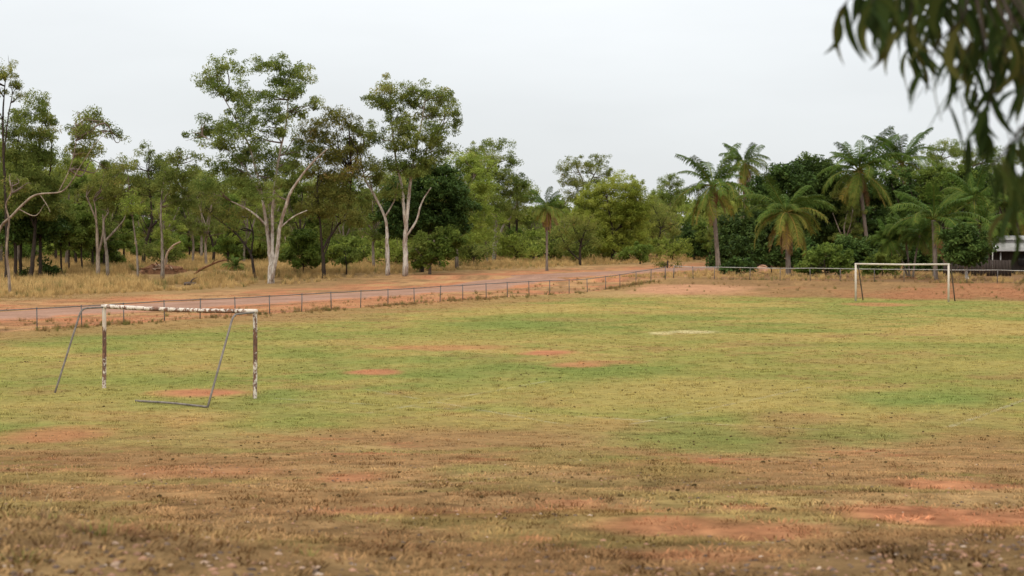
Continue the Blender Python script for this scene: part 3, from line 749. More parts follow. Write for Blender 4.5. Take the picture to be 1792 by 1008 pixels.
# --- dark stemmed tree right of it
tree_px((567, 487), [[(567, 487, 8), (566, 455, 7), (564, 430, 6), (560, 380, 4), (556, 330, 3)], [(566, 440, 5), (574, 420, 5), (590, 395, 4), (608, 362, 2.5), (615, 300, 2)], [(568, 450, 3), (578, 415, 2.5), (585, 360, 1.5)]],
    [(545, 240, 30, 20), (590, 205, 28, 16), (615, 222, 20, 14), (570, 232, 28, 18), (575, 270, 36, 24), (612, 268, 30, 22), (545, 300, 32, 22), (600, 305, 36, 22), (560, 335, 36, 20), (605, 340, 34, 20), (545, 368, 28, 18), (590, 372, 36, 20), (618, 385, 24, 16)],
    'olive', 'dark_bark', 'gum_tree', 'olive leaved tree with black forked trunk right of the tallest white gum', dens=0.9)
# --- second white gum pair
tree_px((709, 483), [[(709, 483, 11), (709, 424, 9), (712, 380, 8), (717, 328, 7), (721, 299, 6), (728, 258, 4), (739, 205, 3), (745, 165, 2)],
    [(710, 400, 6), (706, 358, 6), (703, 328, 5), (695, 295, 5), (690, 266, 4), (684, 214, 3), (681, 165, 2)], [(711, 416, 4), (728, 387, 4), (738, 354, 3.5), (754, 328, 2.5)], [(722, 300, 3), (742, 270, 2.5), (765, 230, 2)]],
    [(681, 156, 24, 14), (659, 176, 22, 16), (684, 180, 24, 18), (739, 163, 36, 16), (720, 178, 24, 16), (769, 170, 24, 14), (790, 195, 14, 22), (758, 196, 30, 18), (797, 222, 8, 18), (662, 236, 20, 16), (710, 222, 30, 22),
     (736, 244, 30, 20), (769, 236, 26, 16), (700, 251, 28, 20), (769, 262, 26, 13), (710, 288, 30, 22), (752, 277, 25, 16), (690, 205, 14, 12), (735, 300, 26, 16)],
    'gum', 'white_bark', 'gum_tree', 'tall white gum with two round high crown domes, middle of the woodland edge')
tree_px((679, 481), [[(679, 481, 9), (677, 430, 7.5), (677, 409, 7), (673, 380, 6), (655, 343, 5), (637, 310, 3.5), (628, 265, 2)], [(674, 382, 3.5), (690, 350, 2.5), (697, 320, 1.5)]],
    [(637, 233, 22, 16), (630, 260, 20, 14), (645, 290, 24, 14), (622, 300, 16, 12), (668, 300, 22, 16), (690, 335, 26, 16), (650, 320, 20, 12), (610, 245, 14, 10)],
    'gum', 'white_bark', 'gum_tree', 'slim white trunked gum leaning left beside the two domed white gum', dens=0.8)
tree_px((738, 476), [[(738, 476, 9), (737, 440, 8), (730, 400, 6), (725, 350, 4), (722, 310, 2)], [(740, 440, 5), (755, 395, 4), (770, 340, 2)]],
    [(690, 375, 28, 22), (692, 405, 22, 16), (730, 340, 36, 26), (770, 330, 36, 26), (700, 345, 30, 22), (755, 380, 40, 26), (800, 355, 34, 24), (725, 395, 28, 20), (790, 395, 30, 22), (750, 300, 30, 16)],
    'dark', 'dark_bark', 'dark_green_tree', 'dense dark green tree behind the second white gum')
tree_px((752, 480), [[(752, 481, 6), (753, 462, 5), (757, 440, 4), (760, 420, 3)], [(752, 470, 3), (740, 450, 2.5), (728, 435, 2)], [(754, 455, 3), (775, 440, 2)]],
    [(760, 430, 32, 20), (735, 440, 22, 14), (780, 438, 24, 16), (765, 455, 26, 12), (740, 462, 18, 8), (790, 420, 22, 14)], 'mid', 'grey_bark', 'small_tree', 'bushy small green tree at the foot of the second white gum', dens=0.9)
tree_px((800, 470), [[(800, 470, 7), (798, 430, 6), (795, 380, 5), (800, 330, 3)], [(797, 400, 4), (775, 380, 4), (768, 395, 3)], [(796, 385, 4), (812, 350, 3), (830, 310, 2)]],
    [(800, 300, 34, 20), (835, 292, 30, 18), (780, 320, 28, 18), (815, 325, 36, 22), (845, 320, 28, 20), (790, 355, 34, 20), (830, 355, 34, 22), (812, 385, 36, 22), (845, 385, 26, 18), (815, 280, 24, 12), (822, 415, 30, 16)],
    'bright', 'grey_bark', 'gum_tree', 'yellow green rounded tree between the two domed gum and the forked white trunk')
tree_px((864, 462), [[(864, 462, 8), (866, 424, 7), (868, 390, 6), (867, 372, 5), (860, 340, 4), (852, 300, 3), (862, 265, 2)], [(867, 428, 5), (872, 418, 5), (883, 391, 5), (894, 380, 4), (905, 350, 3), (905, 330, 2)], [(868, 400, 3), (858, 385, 3), (848, 372, 2)]],
    [(830, 268, 22, 14), (868, 256, 26, 12), (893, 281, 16, 11), (850, 282, 30, 16), (868, 305, 34, 18), (905, 318, 22, 14), (842, 330, 34, 18), (885, 335, 32, 20), (915, 345, 22, 16), (862, 360, 32, 18), (900, 370, 26, 16), (840, 300, 26, 14)],
    'gum', 'white_bark', 'gum_tree', 'gum tree with a low white forked trunk right of the yellow green tree', dens=0.9)
tree_px((905, 458), [[(905, 458, 6), (904, 420, 5), (905, 370, 4), (908, 330, 2)]], [(905, 345, 26, 16), (925, 335, 20, 14), (895, 375, 24, 16), (920, 380, 22, 16)], 'bright', 'dark_bark', 'gum_tree', 'slim tree with blackened straight trunk beside the white forked gum', dens=0.9)
# --- sparse tall crown and bright round tree
tree_px((1025, 447), [[(1025, 447, 6), (1024, 400, 5), (1022, 350, 4), (1020, 315, 3), (1008, 290, 2)], [(1022, 345, 3), (1035, 315, 2.5), (1050, 288, 2)]],
    [(1008, 287, 26, 9), (1046, 284, 20, 13), (987, 299, 12, 9), (994, 317, 15, 11), (1032, 298, 26, 8), (1062, 304, 15, 9), (1015, 322, 22, 11), (1045, 318, 22, 9), (985, 320, 8, 6), (1005, 345, 24, 12)],
    'gum', 'grey_bark', 'gum_tree', 'sparse flat topped gum rising behind the bright round tree', dens=0.75)
tree_px((1072, 458), [[(1072, 458, 8), (1073, 425, 7), (1072, 405, 6), (1066, 375, 4), (1060, 340, 2)], [(1073, 410, 4), (1086, 395, 3.5), (1098, 376, 2.5), (1105, 345, 2)], [(1072, 430, 3.5), (1050, 405, 3), (1035, 380, 2)]],
    [(1082, 322, 36, 16), (1056, 334, 32, 18), (1106, 337, 24, 18), (1036, 349, 26, 18), (1072, 353, 38, 22), (1114, 357, 26, 22), (1026, 368, 24, 18), (1097, 375, 34, 24), (1051, 376, 34, 22), (1116, 390, 25, 24), (1077, 400, 38, 24),
     (1122, 420, 16, 24), (1106, 431, 28, 20), (1036, 398, 28, 20), (1075, 428, 30, 18), (1050, 425, 22, 16)],
    'lime', 'dark_bark', 'round_tree', 'bright lime green rounded tree at the bend of the road')
tree_px((1015, 464), [[(1015, 464, 5), (1015, 440, 4.5), (1018, 420, 4), (1024, 405, 2.5), (1032, 385, 1.5)], [(1014, 455, 3), (998, 440, 3), (985, 420, 2.5), (978, 400, 1.5)], [(1016, 425, 3), (1006, 405, 2), (1000, 385, 1.5)]],
    [(1008, 388, 22, 14), (1030, 398, 18, 14), (985, 405, 18, 14), (1010, 412, 24, 14), (1035, 425, 14, 12), (990, 430, 16, 10)], 'olive', 'dark_bark', 'small_tree', 'thin crooked dark tree in front of the bright round tree', dens=0.55)
tree_px((1175, 447), [[(1175, 447, 5), (1175, 400, 4), (1173, 350, 3), (1172, 318, 2)]], [(1172, 309, 9, 9), (1165, 324, 16, 11), (1186, 320, 12, 11), (1160, 340, 12, 8), (1178, 342, 20, 10), (1190, 335, 12, 8), (1170, 362, 22, 12)], 'gum', 'grey_bark', 'gum_tree', 'small crowned distant gum left of the first palm', dens=0.75)
tree_px((1150, 454), [[(1150, 454, 5), (1151, 430, 4), (1156, 400, 3)], [(1151, 440, 3), (1140, 410, 2)]], [(1145, 375, 24, 16), (1165, 385, 20, 16), (1140, 400, 20, 14), (1160, 412, 20, 12), (1175, 400, 16, 14), (1130, 355, 18, 14)], 'olive', 'dark_bark', 'small_tree', 'greyish olive small tree between the round tree and palms', dens=0.7)
tree_px((1215, 455), [[(1215, 455, 4), (1213, 430, 3)]], [(1210, 410, 20, 16), (1225, 425, 22, 16), (1200, 430, 18, 12), (1232, 405, 16, 14), (1222, 440, 24, 10)], 'dark', 'dark_bark', 'small_tree', 'dark shrubby tree under the leftmost coconut palm', dens=0.7)
# --- left side of the woodland
tree_px((10, 497), [[(10, 497, 8), (11, 440, 7), (9, 360, 6), (4, 260, 5), (3, 200, 4), (6, 140, 2)], [(5, 270, 3), (12, 210, 2.5), (20, 165, 2)]],
    [(6, 126, 26, 16), (28, 148, 15, 10), (-20, 140, 24, 18), (-10, 160, 20, 12), (-25, 200, 24, 20), (35, 168, 10, 6)], 'olive', 'dark_bark', 'gum_tree', 'tall gum cut off by the left picture edge, crown highest there', dens=1.0)
tree_px((53, 492), [[(53, 492, 9), (56, 450, 8), (58, 400, 7), (60, 330, 6), (62, 260, 4), (66, 200, 2)], [(58, 400, 5), (35, 340, 4), (25, 280, 3), (30, 235, 2)], [(60, 350, 4), (85, 300, 3), (90, 240, 2)]],
    [(67, 180, 20, 13), (84, 190, 14, 11), (45, 202, 26, 16), (90, 212, 18, 13), (27, 228, 28, 18), (66, 232, 34, 20), (97, 238, 13, 12), (18, 266, 32, 22), (58, 266, 34, 22), (90, 277, 20, 18), (27, 304, 38, 24), (72, 304, 34, 22),
     (45, 338, 40, 24), (85, 335, 28, 20), (100, 318, 14, 12), (50, 365, 46, 24), (15, 350, 30, 24), (92, 370, 30, 22)], 'gum', 'dark_bark', 'gum_tree', 'dense broad green tree filling the left end of the woodland')
for k, (x, y, w, lab) in enumerate([(27, 490, 7, 'leftmost'), (36, 488, 6, 'second from the left'), (70, 489, 7, 'third from the left')]):
    tree_px((x, y), [[(x, y, w), (x + 1, y - 50, w * .9), (x + 3 * (k - 1), y - 120, w * .6)]], [(x - 14, 385, 30, 20), (x + 18, 395, 30, 20), (x, 412, 30, 16), (x + 5, 365, 28, 18)], 'dark' if k != 1 else 'mid', 'dark_bark', 'understorey_tree',
            'black trunked understorey tree, %s of three under the broad left tree' % lab, dens=0.75)
for k, (x, y, w, lab) in enumerate([(108, 482, 4, 'first'), (121, 478, 3.5, 'second'), (144, 478, 3.5, 'third'), (163, 472, 4, 'fourth')]):
    tree_px((x, y), [[(x, y, w), (x - 1, y - 40, w * .9), (x + 2, y - 90, w * .6)]], [(x - 12, 395, 24, 18), (x + 12, 400, 22, 18), (x, 418, 24, 14), (x + 3, 375, 24, 18), (x - 5, 432, 18, 8)], 'gum' if k % 2 else 'mid', 'dark_bark', 'sapling',
            '%s of four thin dark saplings between the broad left tree and the forked white trunks' % lab, dens=0.75)
tree_px((18, 516), [[(18, 516, 7), (17, 475, 6.5), (16, 442, 6), (21, 405, 5.5), (25, 385, 5), (22, 359, 3.5), (33, 339, 3), (35, 322, 2)]], [(36, 314, 16, 12), (26, 330, 14, 10), (44, 326, 10, 8)], 'gum', 'tan_bark', 'gum_tree', 'crooked pale bare trunk nearest the road at the left edge', dens=1.2, thin=0.8)
tree_px((-40, 505), [[(-40, 505, 12), (-22, 455, 11), (0, 418, 9), (13, 394, 8.5), (28, 383, 8), (65, 350, 7), (87, 341, 5.5), (127, 337, 4.5), (148, 318, 3.5), (161, 300, 3)], [(122, 337, 3), (140, 300, 2.5), (150, 262, 2), (152, 225, 1.5)], [(85, 342, 2.5), (100, 360, 2), (106, 372, 1.2)], [(160, 303, 2), (185, 262, 1.5), (205, 238, 1)], [(45, 368, 3), (75, 378, 2.2), (92, 358, 1.5)]],
    [(152, 206, 22, 13), (134, 230, 18, 11), (158, 232, 24, 18), (192, 234, 13, 9), (128, 264, 18, 13), (152, 266, 28, 20), (205, 240, 5, 4), (135, 290, 16, 8), (168, 290, 16, 10), (175, 215, 10, 7)],
    'gum', 'tan_bark', 'gum_tree', 'pale leaning gum bough arching in from the left edge with tufted crown', dens=1.0, spread=0.5, thin=0.72)
tree_px((172, 489), [[(172, 489, 8), (171, 431, 7), (169, 387, 5), (161, 363, 4), (153, 344, 3)], [(173, 450, 4), (180, 410, 4), (180, 375, 3)], [(172, 410, 3), (170, 370, 3), (168, 350, 2)]],
    [(160, 325, 26, 15), (185, 315, 26, 15), (150, 345, 20, 12), (178, 345, 24, 12), (200, 300, 16, 10)], 'olive', 'tan_bark', 'gum_tree', 'pale twin stemmed gum left of the one with a branch stub', dens=0.6)
tree_px((189, 489), [[(189, 489, 7), (188, 450, 6.5), (186, 422, 6), (185, 387, 4), (193, 374, 3)], [(187, 424, 4.5), (203, 403, 4), (218, 383, 2.5), (228, 350, 1.5)]],
    [(215, 330, 28, 16), (228, 348, 22, 14), (200, 345, 22, 14), (190, 365, 18, 8), (218, 292, 22, 12), (240, 320, 18, 14)], 'olive', 'grey_bark', 'gum_tree', 'gum with charred foot and pale limb reaching up right', dens=0.75)
tree_px((250, 465), [[(250, 465, 8), (255, 430, 7), (263, 402, 6), (268, 380, 5), (265, 345, 3), (262, 300, 2)], [(264, 400, 5), (278, 385, 4.5), (295, 362, 3), (300, 330, 2)]],
    [(262, 266, 12, 9), (274, 280, 20, 16), (222, 290, 18, 11), (277, 302, 26, 18), (250, 312, 26, 18), (284, 322, 28, 16), (240, 335, 24, 14), (300, 300, 18, 14), (265, 335, 26, 14)], 'gum', 'dark_bark', 'gum_tree', 'dark leaning tree behind the brush pile')
tree_px((284, 489), [[(284, 489, 8), (284, 455, 6.5), (283, 424, 5.5), (281, 385, 4.5), (281, 349, 4), (288, 300, 2)], [(282, 360, 3), (300, 320, 2.5), (312, 285, 1.5)]],
    [(307, 282, 16, 11), (318, 270, 8, 6), (330, 300, 20, 15), (338, 277, 12, 9), (305, 306, 22, 15), (304, 325, 24, 14), (325, 330, 22, 14), (285, 345, 24, 13), (316, 352, 22, 14)], 'gum', 'grey_bark', 'gum_tree', 'grey gum with blackened base beside the brush pile', dens=0.85)
tree_px((241, 491), [[(241, 491, 4.5), (240, 443, 4), (236, 410, 3.5), (233, 384, 3), (230, 350, 2)]], [(228, 350, 20, 12), (240, 362, 20, 12), (222, 368, 16, 10)], 'bright', 'grey_bark', 'gum_tree', 'thin grey sapling stem in front of the brush pile', dens=0.5)
tree_px((374, 463), [[(374, 463, 6), (373, 430, 5), (365, 405, 4), (352, 370, 3), (340, 345, 2)], [(373, 435, 3), (385, 400, 2.5), (380, 380, 2)]],
    [(350, 330, 24, 16), (335, 350, 22, 16), (370, 345, 26, 16), (352, 372, 26, 16), (380, 378, 24, 16), (365, 400, 26, 14)], 'olive', 'dark_bark', 'gum_tree', 'spreading olive tree with dark bent trunk behind the spiky cycad', dens=0.6)
tree_px((447, 487), [[(447, 487, 6), (440, 455, 5), (434, 440, 5), (415, 415, 4), (396, 399, 3.5), (370, 380, 2.5), (348, 364, 1.5)], [(437, 447, 3), (440, 410, 3), (432, 380, 2)]],
    [(360, 365, 22, 12), (390, 380, 22, 12), (430, 370, 24, 14), (410, 395, 18, 8)], 'olive', 'dark_bark', 'gum_tree', 'dark trunk bending left behind the tallest white gum', dens=0.6)
for (x, y, lob, kind, lab) in [
    (530, 480, [(520, 430, 26, 20), (545, 440, 26, 20), (530, 455, 30, 14), (505, 450, 18, 14), (552, 460, 16, 10), (528, 415, 20, 12)], 'mid', 'leafy dark green shrub right of the tallest white gum'),
    (606, 480, [(607, 440, 16, 12), (600, 455, 12, 8), (614, 452, 10, 8)], 'mid', 'thin leafy sapling right of the black forked trunk'),
    (634, 452, [(632, 430, 20, 10), (650, 436, 16, 8), (618, 438, 12, 8)], 'bright', 'pale green shrub deep in the woodland right of the sapling'),
    (932, 460, [(930, 438, 13, 10), (936, 445, 12, 8)], 'mid', 'round green shrub left of the woodland palm'),
    (1120, 462, [(1118, 440, 20, 12), (1100, 448, 18, 8), (1130, 450, 12, 7)], 'mid', 'green bush at the right foot of the round tree'),
    (1168, 469, [(1165, 462, 16, 5), (1180, 464, 12, 4)], 'olive', 'low grey green bush beside the bend of the road'),
    (300, 460, [(300, 440, 16, 12), (316, 448, 14, 10)], 'bright', 'light green shrub behind the leaning dead branch'),
    (80, 488, [(80, 470, 12, 9), (90, 476, 9, 6), (44, 478, 8, 8)], 'dark', 'small dark bush between the black trunks on the left')]:
    tree_px((x, y), [[(x, y, 3), (x + 1, y - 12, 2.5), (x, y - 26 if lob[0][1] < y - 20 else y - 6, 1.5)]], lob, kind, 'dark_bark', 'shrub', lab, cat='shrub', dens=0.8, twig=0.025)

# --- copies for the depth of the woodland, built once and repeated
def template(seed, kind, bark, h, spread, n, low):
    r = np.random.default_rng(seed)
    P = [np.array([[0, 0, -0.2, 0.19], [r.normal(0, .15), r.normal(0, .15), h * .25, 0.15], [r.normal(0, .4), r.normal(0, .4), h * .5, 0.12], [r.normal(0, .7), r.normal(0, .7), h * .85, 0.04]])]
    for k in range(3):
        a = r.uniform(0, 6.28); z0 = h * r.uniform(.25, .5)
        P.append(np.array([[P[0][2][0] * z0 / (h * .5), P[0][2][1] * z0 / (h * .5), z0, 0.09], [math.cos(a) * spread * .4, math.sin(a) * spread * .4, z0 + h * .18, 0.07], [math.cos(a) * spread * .7, math.sin(a) * spread * .7, z0 + h * .38, 0.03]]))
    L = []
    for k in range(n):
        a = r.uniform(0, 6.28); z = h * r.uniform(low, 0.95); q = spread * math.sqrt(r.random()) * (1.0 - 0.5 * abs(z / h - (low + .95) / 2) / .4)
        s = r.uniform(.55, 1.15) * spread * .36
        L.append([math.cos(a) * q, math.sin(a) * q, z, s, s, s * .7])
    t = tree_local((0, 0, 0), P, L, kind, bark, 'woodland_tree', '', group='', dens=0.62, twig=0.035)
    return t
def place_copy(t, first, loc, rz, s, label, group, cat='tree', name=None):
    if first: r = t; kids = []
    else:
        r = t.copy(); COL.objects.link(r)
        for ch in t.children:
            c = ch.copy(); COL.objects.link(c); c.parent = r
    r.location = loc; r.rotation_euler = (0, 0, rz); r.scale = (s, s, s * random.uniform(.92, 1.1))
    r['label'] = label; r['group'] = group; r['category'] = cat
    return r
ORD = ['first', 'second', 'third', 'fourth', 'fifth', 'sixth', 'seventh', 'eighth', 'ninth', 'tenth', 'eleventh', 'twelfth', 'thirteenth', 'fourteenth', 'fifteenth', 'sixteenth', 'seventeenth', 'eighteenth', 'nineteenth', 'twentieth']
def order_labels(objs, desc):
    """give every copy its own label: look, what it stands behind, order from the left"""
    by = {}
    for o, txt in zip(objs, desc): by.setdefault(txt, []).append(o)
    for txt, lst in by.items():
        lst.sort(key=lambda o: o.location.x / o.location.y)
        for k, o in enumerate(lst): o['label'] = txt % ('only' if len(lst) == 1 else ORD[min(k, 19)])
MARKS = [(60, 'the broad left tree'), (165, 'the twin stemmed gum'), (285, 'the brush pile'), (400, 'the cycad'), (480, 'the tallest white gum'), (570, 'the black forked trunk'), (640, 'the pale snag'), (720, 'the two domed gum'), (810, 'the yellow green tree'), (890, 'the white forked trunk'), (957, 'the woodland palm'),
         (1060, 'the lime green tree'), (1160, 'the road bend'), (1250, 'the leftmost palm'), (1375, 'the yellowing palm'), (1500, 'the curved palm'), (1600, 'the far goal'), (1720, 'the house')]
def mark(x, y): p = CX + x / y * F; return min(MARKS, key=lambda m: abs(m[0] - p))[1]
TDESC = ['grey trunked gum', 'olive leaved gum', 'green broadleaf tree', 'white trunked gum', 'yellow green tree', 'dark evergreen']
temps = [template(900 + k, kd, bk, 11, 2.7, 19, lo) for k, (kd, bk, lo) in enumerate([('gum', 'grey_bark', .30), ('olive', 'dark_bark', .24), ('mid', 'dark_bark', .2), ('gum', 'tan_bark', .36), ('bright', 'grey_bark', .22), ('dark', 'dark_bark', .2)])]
used = set(); rr = random.Random(5); spots = []
def try_spot(x, y, gap):
    u, v = uv(np.array([x]), np.array([y])); u, v = float(u[0]), float(v[0])
    if abs(u - ROAD_U) < ROAD_H + 3.2: return False
    if any((x - a) ** 2 + (y - b) ** 2 < gap * gap for a, b in spots): return False
    spots.append((x, y)); return True
n_try = 0
while len(spots) < 185 and n_try < 14000:       # behind the built trees on the left of the road
    n_try += 1
    y = rr.uniform(165, 330); x = rr.uniform(-0.34 * y, 0.30 * y)
    u, v = uv(np.array([x]), np.array([y]))
    if float(u[0]) > ROAD_U - 22 : continue
    try_spot(x, y, 3.6)
n_left = len(spots); n_try = 0
while len(spots) < n_left + 45 and n_try < 9000:   # behind the palms, right of the road
    n_try += 1
    y = rr.uniform(178, 250); x = rr.uniform(0.115 * y, 0.34 * y)
    try_spot(x, y, 4.2)
fill, fdesc = [], []
for k, (x, y) in enumerate(spots):
    px = CX + x / y * F
    prof = np.interp(px, [-100, 100, 220, 330, 420, 560, 700, 850, 950, 1050, 1150, 1250, 1350, 1500, 1650, 1900], [250, 262, 300, 300, 300, 300, 300, 322, 350, 352, 345, 345, 318, 300, 285, 290])
    top = EYE + (HY - prof - rr.uniform(-8, 48)) / F * y - tz(x, y)
    ti = rr.choice([0, 0, 1, 1, 2, 2, 3, 4, 4]) if k < n_left else rr.choice([0, 2, 4, 5])
    s = max(0.55, min(1.7, top / 11.0))
    fill.append(place_copy(temps[ti], ti not in used, (x, y, tz(x, y)), rr.uniform(0, 6.28), s, '', 'background woodland trees' if k < n_left else 'trees far behind the palms'))
    fdesc.append('%s ' + TDESC[ti] + ' from the left, deep in the woodland behind ' + mark(x, y) if k < n_left else '%s ' + TDESC[ti] + ' from the left, far behind ' + mark(x, y))
    used.add(ti)
order_labels(fill, fdesc)
# undergrowth bushes in the woodland
bush_t = []
for k, kd in enumerate(['mid', 'gum', 'bright']):
    r = np.random.default_rng(70 + k)
    L = [[r.normal(0, .7), r.normal(0, .7), r.uniform(.5, 1.7), .7, .7, .5] for _ in range(8)]
    bush_t.append(tree_local((0, 0, 0), [np.array([[0, 0, -.1, .05], [0.05, 0, .5, .04], [.1, 0, 1.2, .02]])], L, kd, 'dark_bark', 'undergrowth_bush', '', group='', dens=0.5, twig=0.015))
bu = set(); cnt = 0; fill, fdesc = [], []
while cnt < 110:
    y = rr.uniform(170, 300); x = rr.uniform(-0.33 * y, 0.22 * y)
    u, v = uv(np.array([x]), np.array([y]))
    if abs(float(u[0]) - ROAD_U) < ROAD_H + 3 or float(u[0]) > ROAD_U + 4 or float(u[0]) > ROAD_U - 20 + 0: continue
    ti = rr.randrange(3)
    fill.append(place_copy(bush_t[ti], ti not in bu, (x, y, tz(x, y)), rr.uniform(0, 6.28), rr.uniform(.9, 2.2), '', 'woodland undergrowth bushes', 'bush'))
    fdesc.append('%s ' + ['dark green', 'grey green', 'light green'][ti] + ' bush from the left, among the trunks behind ' + mark(x, y)); bu.add(ti); cnt += 1

order_labels(fill, fdesc)
# the far edge of the woodland, one mass
rb = np.random.default_rng(66); DL = []
for k in range(620):
    y = rb.uniform(335, 400); x = rb.uniform(-0.40, 0.42) * y; h = rb.uniform(0.04, 1.0)
    hh = 12.0 * h * np.interp(CX + x / y * F, [0, 300, 900, 1100, 1792], [1.15, 1.0, .85, .8, 1.0])
    DL.append([x, y, hh, rb.uniform(2.0, 3.6), 2.5, rb.uniform(1.4, 2.4)])
KIND['far'] = (0.75, 0.42, 0.3, 0.6, 30, 1.0); M['far'] = M['gum']
tag(link('distant_wood', crown_mesh('distant_wood', DL, 'far', 661, 1.0, 1.0)), 'unbroken mass of far trees closing the view behind the woodland', None, None, 'stuff')

# --- dark evergreen mass behind the far fence
tree_px((1300, 470), [[(1304, 470, 6), (1302, 440, 5), (1300, 400, 4)]], [(1285, 400, 26, 20), (1310, 395, 26, 22), (1278, 432, 26, 18), (1305, 430, 28, 18), (1290, 455, 34, 14), (1315, 415, 18, 18), (1272, 458, 16, 12), (1345, 432, 26, 12), (1352, 412, 24, 16)], 'dark', 'dark_bark', 'broadleaf_tree', 'low dark broadleaf tree behind the leftmost palm trunk')
tree_px((1365, 466), [[(1365, 466, 9), (1365, 420, 8), (1362, 370, 6), (1360, 330, 4)], [(1364, 400, 5), (1385, 350, 4), (1400, 315, 2)]], [(1345, 322, 28, 14), (1372, 306, 28, 14), (1330, 345, 26, 18), (1365, 340, 34, 20), (1400, 325, 30, 18), (1340, 375, 30, 20), (1380, 370, 36, 22), (1355, 400, 34, 18), (1390, 405, 34, 20), (1330, 405, 24, 18)], 'dark', 'dark_bark', 'broadleaf_tree', 'dark evergreen tree behind the yellowing coconut palm')
tree_px((1425, 464), [[(1425, 464, 9), (1425, 420, 8), (1428, 360, 6), (1425, 315, 4)]], [(1422, 288, 30, 13), (1400, 302, 28, 14), (1445, 300, 26, 14), (1425, 322, 36, 20), (1455, 330, 28, 20), (1420, 360, 38, 22), (1460, 370, 30, 24), (1435, 400, 40, 22), (1465, 410, 30, 22), (1410, 425, 34, 18), (1450, 435, 36, 16)], 'dark', 'dark_bark', 'broadleaf_tree', 'tallest dark evergreen crown between the palms')
tree_px((1545, 462), [[(1545, 462, 9), (1545, 420, 8), (1550, 360, 5)]], [(1540, 330, 30, 22), (1575, 340, 32, 22), (1530, 370, 32, 24), (1565, 380, 34, 24), (1600, 370, 34, 24), (1490, 400, 28, 22), (1510, 420, 30, 22), (1550, 415, 36, 22), (1590, 420, 36, 24), (1540, 445, 40, 14), (1500, 445, 36, 14), (1610, 445, 34, 14)], 'dark', 'dark_bark', 'broadleaf_tree', 'dark evergreen tree behind the far goal crossbar')
tree_px((1650, 462), [[(1650, 462, 9), (1650, 420, 8), (1652, 360, 5)]], [(1640, 330, 34, 24), (1680, 325, 34, 24), (1620, 350, 28, 22), (1720, 340, 32, 26), (1660, 370, 38, 24), (1705, 380, 36, 26), (1640, 400, 36, 22), (1680, 415, 36, 22), (1745, 370, 30, 28), (1740, 410, 30, 24), (1720, 435, 26, 16), (1775, 390, 26, 28), (1650, 440, 34, 14)], 'dark', 'dark_bark', 'broadleaf_tree', 'broad dark evergreen between the far goal and the house')
tree_px((1660, 455), [[(1660, 455, 8), (1660, 400, 7), (1655, 330, 5), (1645, 280, 3)], [(1658, 350, 4), (1690, 310, 3), (1705, 280, 2)]], [(1640, 262, 26, 12), (1620, 275, 18, 10), (1665, 270, 24, 12), (1690, 282, 24, 13), (1715, 275, 24, 15), (1650, 295, 30, 16), (1700, 305, 30, 16), (1740, 290, 26, 18), (1770, 280, 24, 20), (1760, 320, 28, 22), (1630, 300, 22, 14)], 'gum', 'grey_bark', 'gum_tree', 'airy gum crown topping the trees at the right edge', dens=0.9)
tree_px((1693, 491), [[(1693, 491, 7), (1693, 475, 6), (1695, 455, 5), (1690, 430, 3)], [(1694, 462, 3), (1710, 435, 2)]], [(1690, 440, 30, 18), (1668, 425, 22, 16), (1712, 430, 22, 18), (1698, 412, 26, 14), (1675, 450, 20, 10), (1708, 452, 22, 10), (1680, 405, 20, 10)], 'dark', 'white_bark', 'small_tree', 'round dark tree on a short pale trunk right of the far goal', dens=1.1)
tree_px((1445, 484), [[(1445, 484, 3), (1443, 470, 2.5), (1440, 455, 2)], [(1446, 480, 2.5), (1462, 460, 2)]], [(1425, 458, 22, 14), (1450, 450, 24, 14), (1475, 458, 20, 13), (1440, 470, 30, 10), (1468, 472, 24, 9), (1410, 468, 16, 9)], 'mid', 'dark_bark', 'shrub', 'leafy light green bush behind the fence, left of the far goal', cat='shrub', twig=0.02)
tree_px((1360, 480), [[(1350, 481, 3), (1350, 470, 2)]], [(1285, 472, 20, 8), (1300, 462, 18, 9)], 'dark', 'dark_bark', 'shrub', 'low dark shrub along the fence beside the first palm', cat='shrub', twig=0.02, spread=0.3)
tree_px((1545, 486), [[(1545, 486, 3), (1543, 470, 2)]], [(1530, 462, 18, 10), (1552, 458, 18, 12), (1562, 470, 16, 8), (1538, 474, 20, 7)], 'mid', 'dark_bark', 'shrub', 'leafy shrub behind the left half of the far goal', cat='shrub', twig=0.02)

for k, (x, y, kd, lab) in enumerate([(1318, 472, 'dark', 'dark understorey shrub left of the soil heap'), (1355, 472, 'dark', 'dark understorey shrub right of the soil heap'), (1405, 472, 'dark', 'dark understorey shrub right of the yellowing palm trunk'), (1480, 472, 'dark', 'dark shrub right of the light green bush'),
        (1512, 472, 'dark', 'dark shrub at the foot of the curved palm'), (1572, 474, 'dark', 'dark shrub left of the small palm clump'), (1622, 474, 'dark', 'dark shrub right of the small palm clump'), (1662, 476, 'dark', 'dark shrub left of the pale trunked round tree'), (1268, 470, 'dark', 'dark shrub at the foot of the leftmost palm'), (1720, 470, 'dark', 'dark shrub beside the yard light')]):
    q = np.random.default_rng(k + 3); L_ = [(x + q.normal(0, 11), y - 12 + q.normal(0, 3), 20, 12) for _ in range(3)] + [(x + q.normal(0, 10), y - 34 + q.normal(0, 5), 22, 14) for _ in range(3)]
    if x in (1318, 1355): L_ = [(l[0] + (-6 if x == 1318 else 8), l[1] - (0 if l[1] > 450 else 4), l[2] * .7, l[3]) for l in L_]
    tree_px((x, y), [[(x, y, 3), (x + 1, y - 12, 2.5), (x, y - 28, 1.5)]], L_, kd, 'dark_bark', 'shrub', lab, cat='shrub', dens=0.9, twig=0.02)

